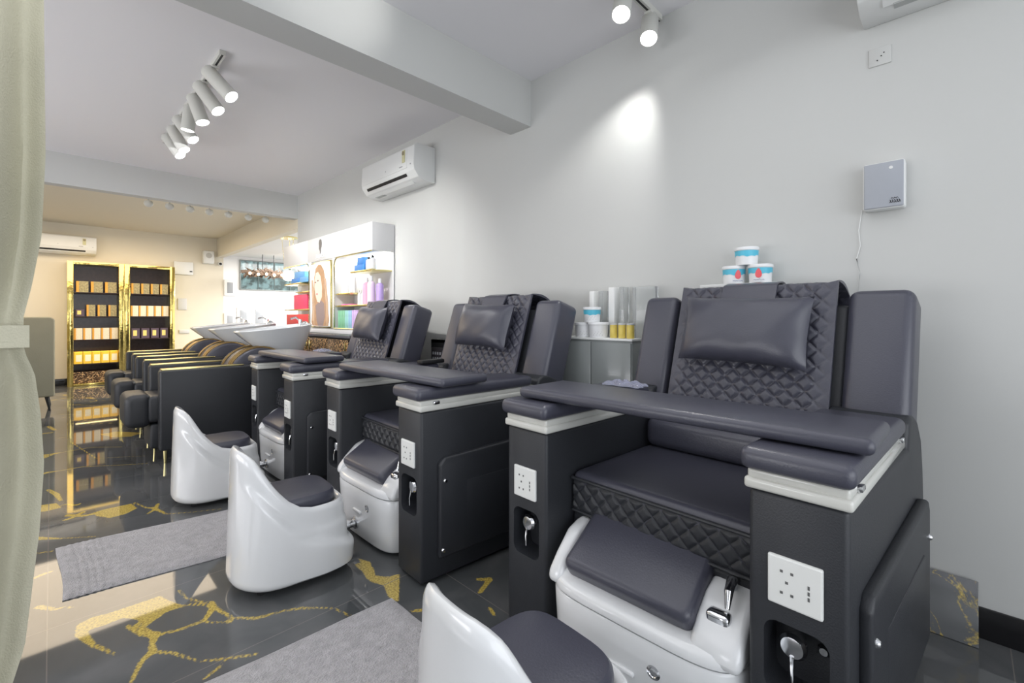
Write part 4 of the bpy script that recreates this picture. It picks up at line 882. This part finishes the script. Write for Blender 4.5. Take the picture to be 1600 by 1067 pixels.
t = thing('security_camera', 'small dome camera with dark lens on the corner by the side room', 'camera', (W + .05, YB - .06, 2.12)); bm = bm_new(); cyl(bm, (0, .058, 0), (0, 0, 0), .035, 18); obj('housing', bm, WMATT, t); bm = bm_new(); lathe(bm, [(0, 0), (.025, 0), (.018, .018), (0, .024)], (0, 0, 0), 16, rot_to((0, -1, 0))); obj('lens', bm, DARK, t)

# ---------------------------------------------------------------- side room: window, mirrors, pendant, chandelier reflection
x0, _ = at_Y(376, 410, YB); x1 = 3.9
z0, z1 = 1.66, 2.22
win = bpy.data.objects.new('window_2', None); C.objects.link(win); win['kind'] = 'structure'; win.location = (x0, YB - .01, z0)
bm = bm_new(); ww, wh = x1 - x0, z1 - z0
for a, c in (((0, -.02, -.02), (ww, .008, 0)), ((0, -.02, wh), (ww, .008, wh + .02)), ((-.02, -.02, -.02), (0, .008, wh + .02)), ((ww, -.02, -.02), (ww + .02, .008, wh + .02))): rbox(bm, a, c)
obj('window_frame', bm, flat('grey_frame', (.25, .28, .28), .4), win, smooth=False)
bm = bm_new()
for k in (1, 2, 3): rbox(bm, (ww * k / 4 - .008, -.02, 0), (ww * k / 4 + .008, .008, wh))
obj('mullion', bm, flat('dark_mullion', (.07, .10, .10), .4), win, smooth=False)
gm = bpy.data.materials.new('window_view_glass'); gm.use_nodes = True; nt = gm.node_tree; b = nt.nodes['Principled BSDF']; tc = nt.nodes.new('ShaderNodeTexCoord'); no = nt.nodes.new('ShaderNodeTexNoise'); no.inputs['Scale'].default_value = 7; no.inputs['Detail'].default_value = 8
nt.links.new(tc.outputs['Object'], no.inputs['Vector']); cr = nt.nodes.new('ShaderNodeValToRGB'); e = cr.color_ramp.elements; e[0].position = .42; e[0].color = (.05, .07, .07, 1); e[1].position = .58; e[1].color = (.33, .52, .54, 1); nt.links.new(no.outputs['Fac'], cr.inputs[0]); nt.links.new(cr.outputs[0], b.inputs['Emission Color']); b.inputs['Emission Strength'].default_value = .85; b.inputs['Base Color'].default_value = (.05, .07, .07, 1); b.inputs['Roughness'].default_value = .1
bm = bm_new(); rbox(bm, (0, -.004, 0), (ww, .004, wh)); obj('pane', bm, gm, win, 'glass pane with dark trees and pale sky behind', smooth=False)
MIR = mat('grey_mirror_glass', (.35, .37, .40), .15, var=.05)
for (a, c, p, q, lb) in ((355, 364, 441, 458, 'small upper wall mirror near the corner of the side room'), (355, 364, 493, 506, 'small lower wall mirror near the corner of the side room'), (375, 386, 484, 506, 'white framed mirror left of its pair in the side room'), (399, 412, 483, 507, 'white framed mirror right of its pair in the side room')):
    xa, za = at_Y(a, p, YB - .03); xb, zb = at_Y(c, p, YB - .03); zl = at_Y(a, q, YB - .03)[1]
    t = thing('framed_mirror', lb, 'mirror', (xa, YB - .03, zl), 0, 'small framed mirrors in the side room'); w_, h_ = xb - xa, za - zl
    bm = bm_new(); rbox(bm, (-.05, 0, -.05), (w_ + .05, .03, h_ + .05), .006); obj('frame', bm, SIDEW, t); bm = bm_new(); rbox(bm, (0, -.004, 0), (w_, .003, h_), .002); obj('glass', bm, MIR, t)
t = thing('pendant_lamp', 'glowing globe pendant on gold canopy beside the display unit', 'pendant lamp', (2.52, 7.25, 2.30))
bm = bm_new(); lathe(bm, [(0, 0), (.13, 0), (.13, -.02), (0, -.02)], n=28); obj('canopy', bm, GOLDT, t)
for k, (a, c) in enumerate(((-.08, .03), (.0, -.06), (.08, .02))):
    bm = bm_new(); cyl(bm, (a, c, -.02), (a * .6, c * .6, -.50), .003, 6); obj('cord', bm, GOLDT, t)
bm = bm_new(); lathe(bm, [(.0, -.50), (.045, -.503), (.07, -.53), (.08, -.58), (.07, -.63), (.045, -.65), (0, -.66)], n=28); obj('globe', bm, mat('globe_glow', (1, 1, .95), .4, emit=(1, .93, .75), estr=3.5), t, 'glowing white globe')
t = thing('chandelier_reflection', 'brown feathery chandelier reflection with six glowing bulbs, modelled before the window', 'chandelier', (2.95, 9.55, 1.93))  # solid stand-in for a reflection in the window glass
bm = bm_new(); r4 = random.Random(5)
for k in range(240):
    a = r4.uniform(-.42, .42); yy = r4.uniform(-.14, .14); L_ = r4.uniform(.05, .13); an = r4.uniform(0, 6.28); c = Vector((a, yy, r4.uniform(-.05, .05))); d = Vector((math.cos(an) * L_, math.sin(an) * .06, r4.uniform(-.07, .08))); s = Vector((0, .0, .014)); 
    vs_ = [bm.verts.new(p) for p in (c - s, c + d * .5 - s * 1.6, c + d, c + d * .5 + s * 1.6, c + s)]; bm.faces.new(vs_)
obj('feather_ring', bm, flat('brown_feather', (.16, .11, .08), .7, var=.3), t, smooth=False)
bm = bm_new(); cyl(bm, (-.1, 0, 0), (-.1, 0, .365), .006, 8); cyl(bm, (.1, 0, 0), (.1, 0, .365), .006, 8); obj('stem', bm, DARK, t)
for k in range(6):
    bm = bm_new(); lathe(bm, [(0, -.03), (.02, -.02), (.027, 0), (.018, .02), (0, .03)], (-.36 + k * .14, -.16, -.02 - .012 * (k % 2)), 14); obj('bulb', bm, mat('warm_bulb', (1, .9, .7), .4, emit=(1, .72, .42), estr=6), t, 'glowing warm bulb of the reflection')

# ---------------------------------------------------------------- track lights
def track(name, label, a, b, end_label):
    t = thing(name, label, 'track light', a); b = Vector(b) - Vector(a); d = b.normalized(); s = Vector((d.y, -d.x, 0)) * .016; bm = bm_new()
    pts = [Vector((0, 0, 0)) - s, Vector((0, 0, 0)) + s, b + s, b - s]
    vs0 = [bm.verts.new(p) for p in pts]; vs1 = [bm.verts.new(p + Vector((0, 0, .028))) for p in pts]; bm.faces.new(vs0); bm.faces.new(list(reversed(vs1)))
    for i in range(4): bm.faces.new([vs0[i], vs0[(i + 1) % 4], vs1[(i + 1) % 4], vs1[i]])
    bmesh.ops.recalc_face_normals(bm, faces=bm.faces); obj('rail', bm, LAMPW, t, smooth=False)
    bm = bm_new(); s2 = s * .35; 
    vs0 = [bm.verts.new(p + Vector((0, 0, -.0008))) for p in (-s2, s2, b + s2, b - s2)]; bm.faces.new(vs0); obj('rail_groove', bm, DARK, t, smooth=False)
    return t
def spot(piv, aim_dir, label, L=.19, r=.043, e=18, size=46, group='', color=(1, .99, .96), on=True, beam=None):
    d = Vector(aim_dir).normalized(); t = thing('track_spotlight', label, 'spotlight', piv, 0, group)
    bm = bm_new(); rbox(bm, (-.02, -.02, -.012), (.02, .02, .0), .003); cyl(bm, (0, 0, -.01), (0, 0, -.065), .006, 8); obj('bracket', bm, LAMPW, t)
    c = Vector((0, 0, -.075)); st = c - d * .07; bm = bm_new(); M = rot_to(d)
    lathe(bm, [(0, 0), (r * .9, 0), (r, .008), (r, L), (r * .93, L), (r * .93, L - .012), (0, L - .012)], st, 28, M); obj('lamp_head', bm, LAMPW, t)
    bm = bm_new(); lathe(bm, [(0, 0), (r * .92, 0), (r * .92, .001), (0, .001)], st + d * (L - .006), 28, M); obj('lamp_face', bm, LED, t, 'glowing round lamp face')
    if on:
        p = Vector(piv) + st + d * (L + .012); lamp('SPOT', 'spot_beam', p, e, color, aim=p + (Vector(beam) if beam else d), spot_size=R(size), spot_blend=.9, shadow_soft_size=.03)
    return t
tz = ZC - .028
track('track_rail', 'white ceiling track of seven spotlights over the middle of the room', (.71, 3.10, tz), (.71, 5.05, tz), '')
faces = [((333, 104), (362, 152)), ((320, 128), (341, 174)), ((306, 148), (317, 192)), ((294, 165), (293, 204)), ((283, 181), (302, 219)), ((272, 197), (288, 235)), ((263, 209), (282, 243))]
for k, (j, f) in enumerate(faces):
    Y = None; x, y = ray(j[0]); d = 713 * (tz - H) / (495 - j[1]); Yj = d * 1.165
    # pivot on the rail: solve for the point whose image lies nearest the joint row
    best = min((abs(495 - 713 * (tz - H) / (.71 * SA + yy * CA) - j[1]), yy) for yy in [3.1 + .01 * q for q in range(196)])[1]
    pv = Vector((.71, best, tz)); dd = .71 * SA + best * CA; fx, fy = ray(f[0]); face = Vector((fx * dd, fy * dd, H - (f[1] - 495) * dd / 713)); dr = face - (pv + Vector((0, 0, -.075)))
    spot(pv, dr, f'white track spotlight, {ordn[k]} from the near end of the middle track', L=dr.length + .07, e=80 if k % 2 == 0 else 15, group='spotlights on the middle track', size=70, beam=(1.5, (.10 + .22 * k) , -1.05) if k % 2 == 0 else None)
track('track_rail', 'white ceiling track near the right wall, cut by the top edge', (.25, 1.13, tz), (2.235, 1.13, tz), '')
for k, fc in enumerate(((2.03, 1.087), (1.776, 1.09), (1.529, 1.102), (1.28, 1.11), (1.03, 1.11), (.78, 1.11))):
    pv = Vector((fc[0] + .10, 1.13, tz)); dr = Vector((fc[0], fc[1], 2.372)) - (pv + Vector((0, 0, -.075)))
    if k == 4: dr = Vector((-.26, .94, .06))
    spot(pv, dr, f'white track spotlight, {ordn[k]} from the right wall on the near track', e=34 if k == 0 else 14, group='spotlights on the near track', size=72 if k == 0 else 56, L=.17, beam=(.11, .40, -.66) if k == 0 else None)
for k, px in enumerate((232, 265, 297, 327, 357, 388, 415)):
    x, _ = at_Y(px, 310, 6.45); bm = bm_new(); cyl(bm, (0, 0, .03), (0, 0, .295), .008, 8); lathe(bm, [(0, -.034), (.022, -.029), (.040, -.010), (.043, .012), (.034, .034), (0, .038)], n=20)
    o = obj('globe_downlight', bm, LAMPW); o.location = (x, 6.45, 2.375 - .02 + (-.0)); tag(o, f'small round hanging lamp, {ordn[k]} from left beyond the lintel', 'lamp', 'row of small round lamps beyond the lintel')
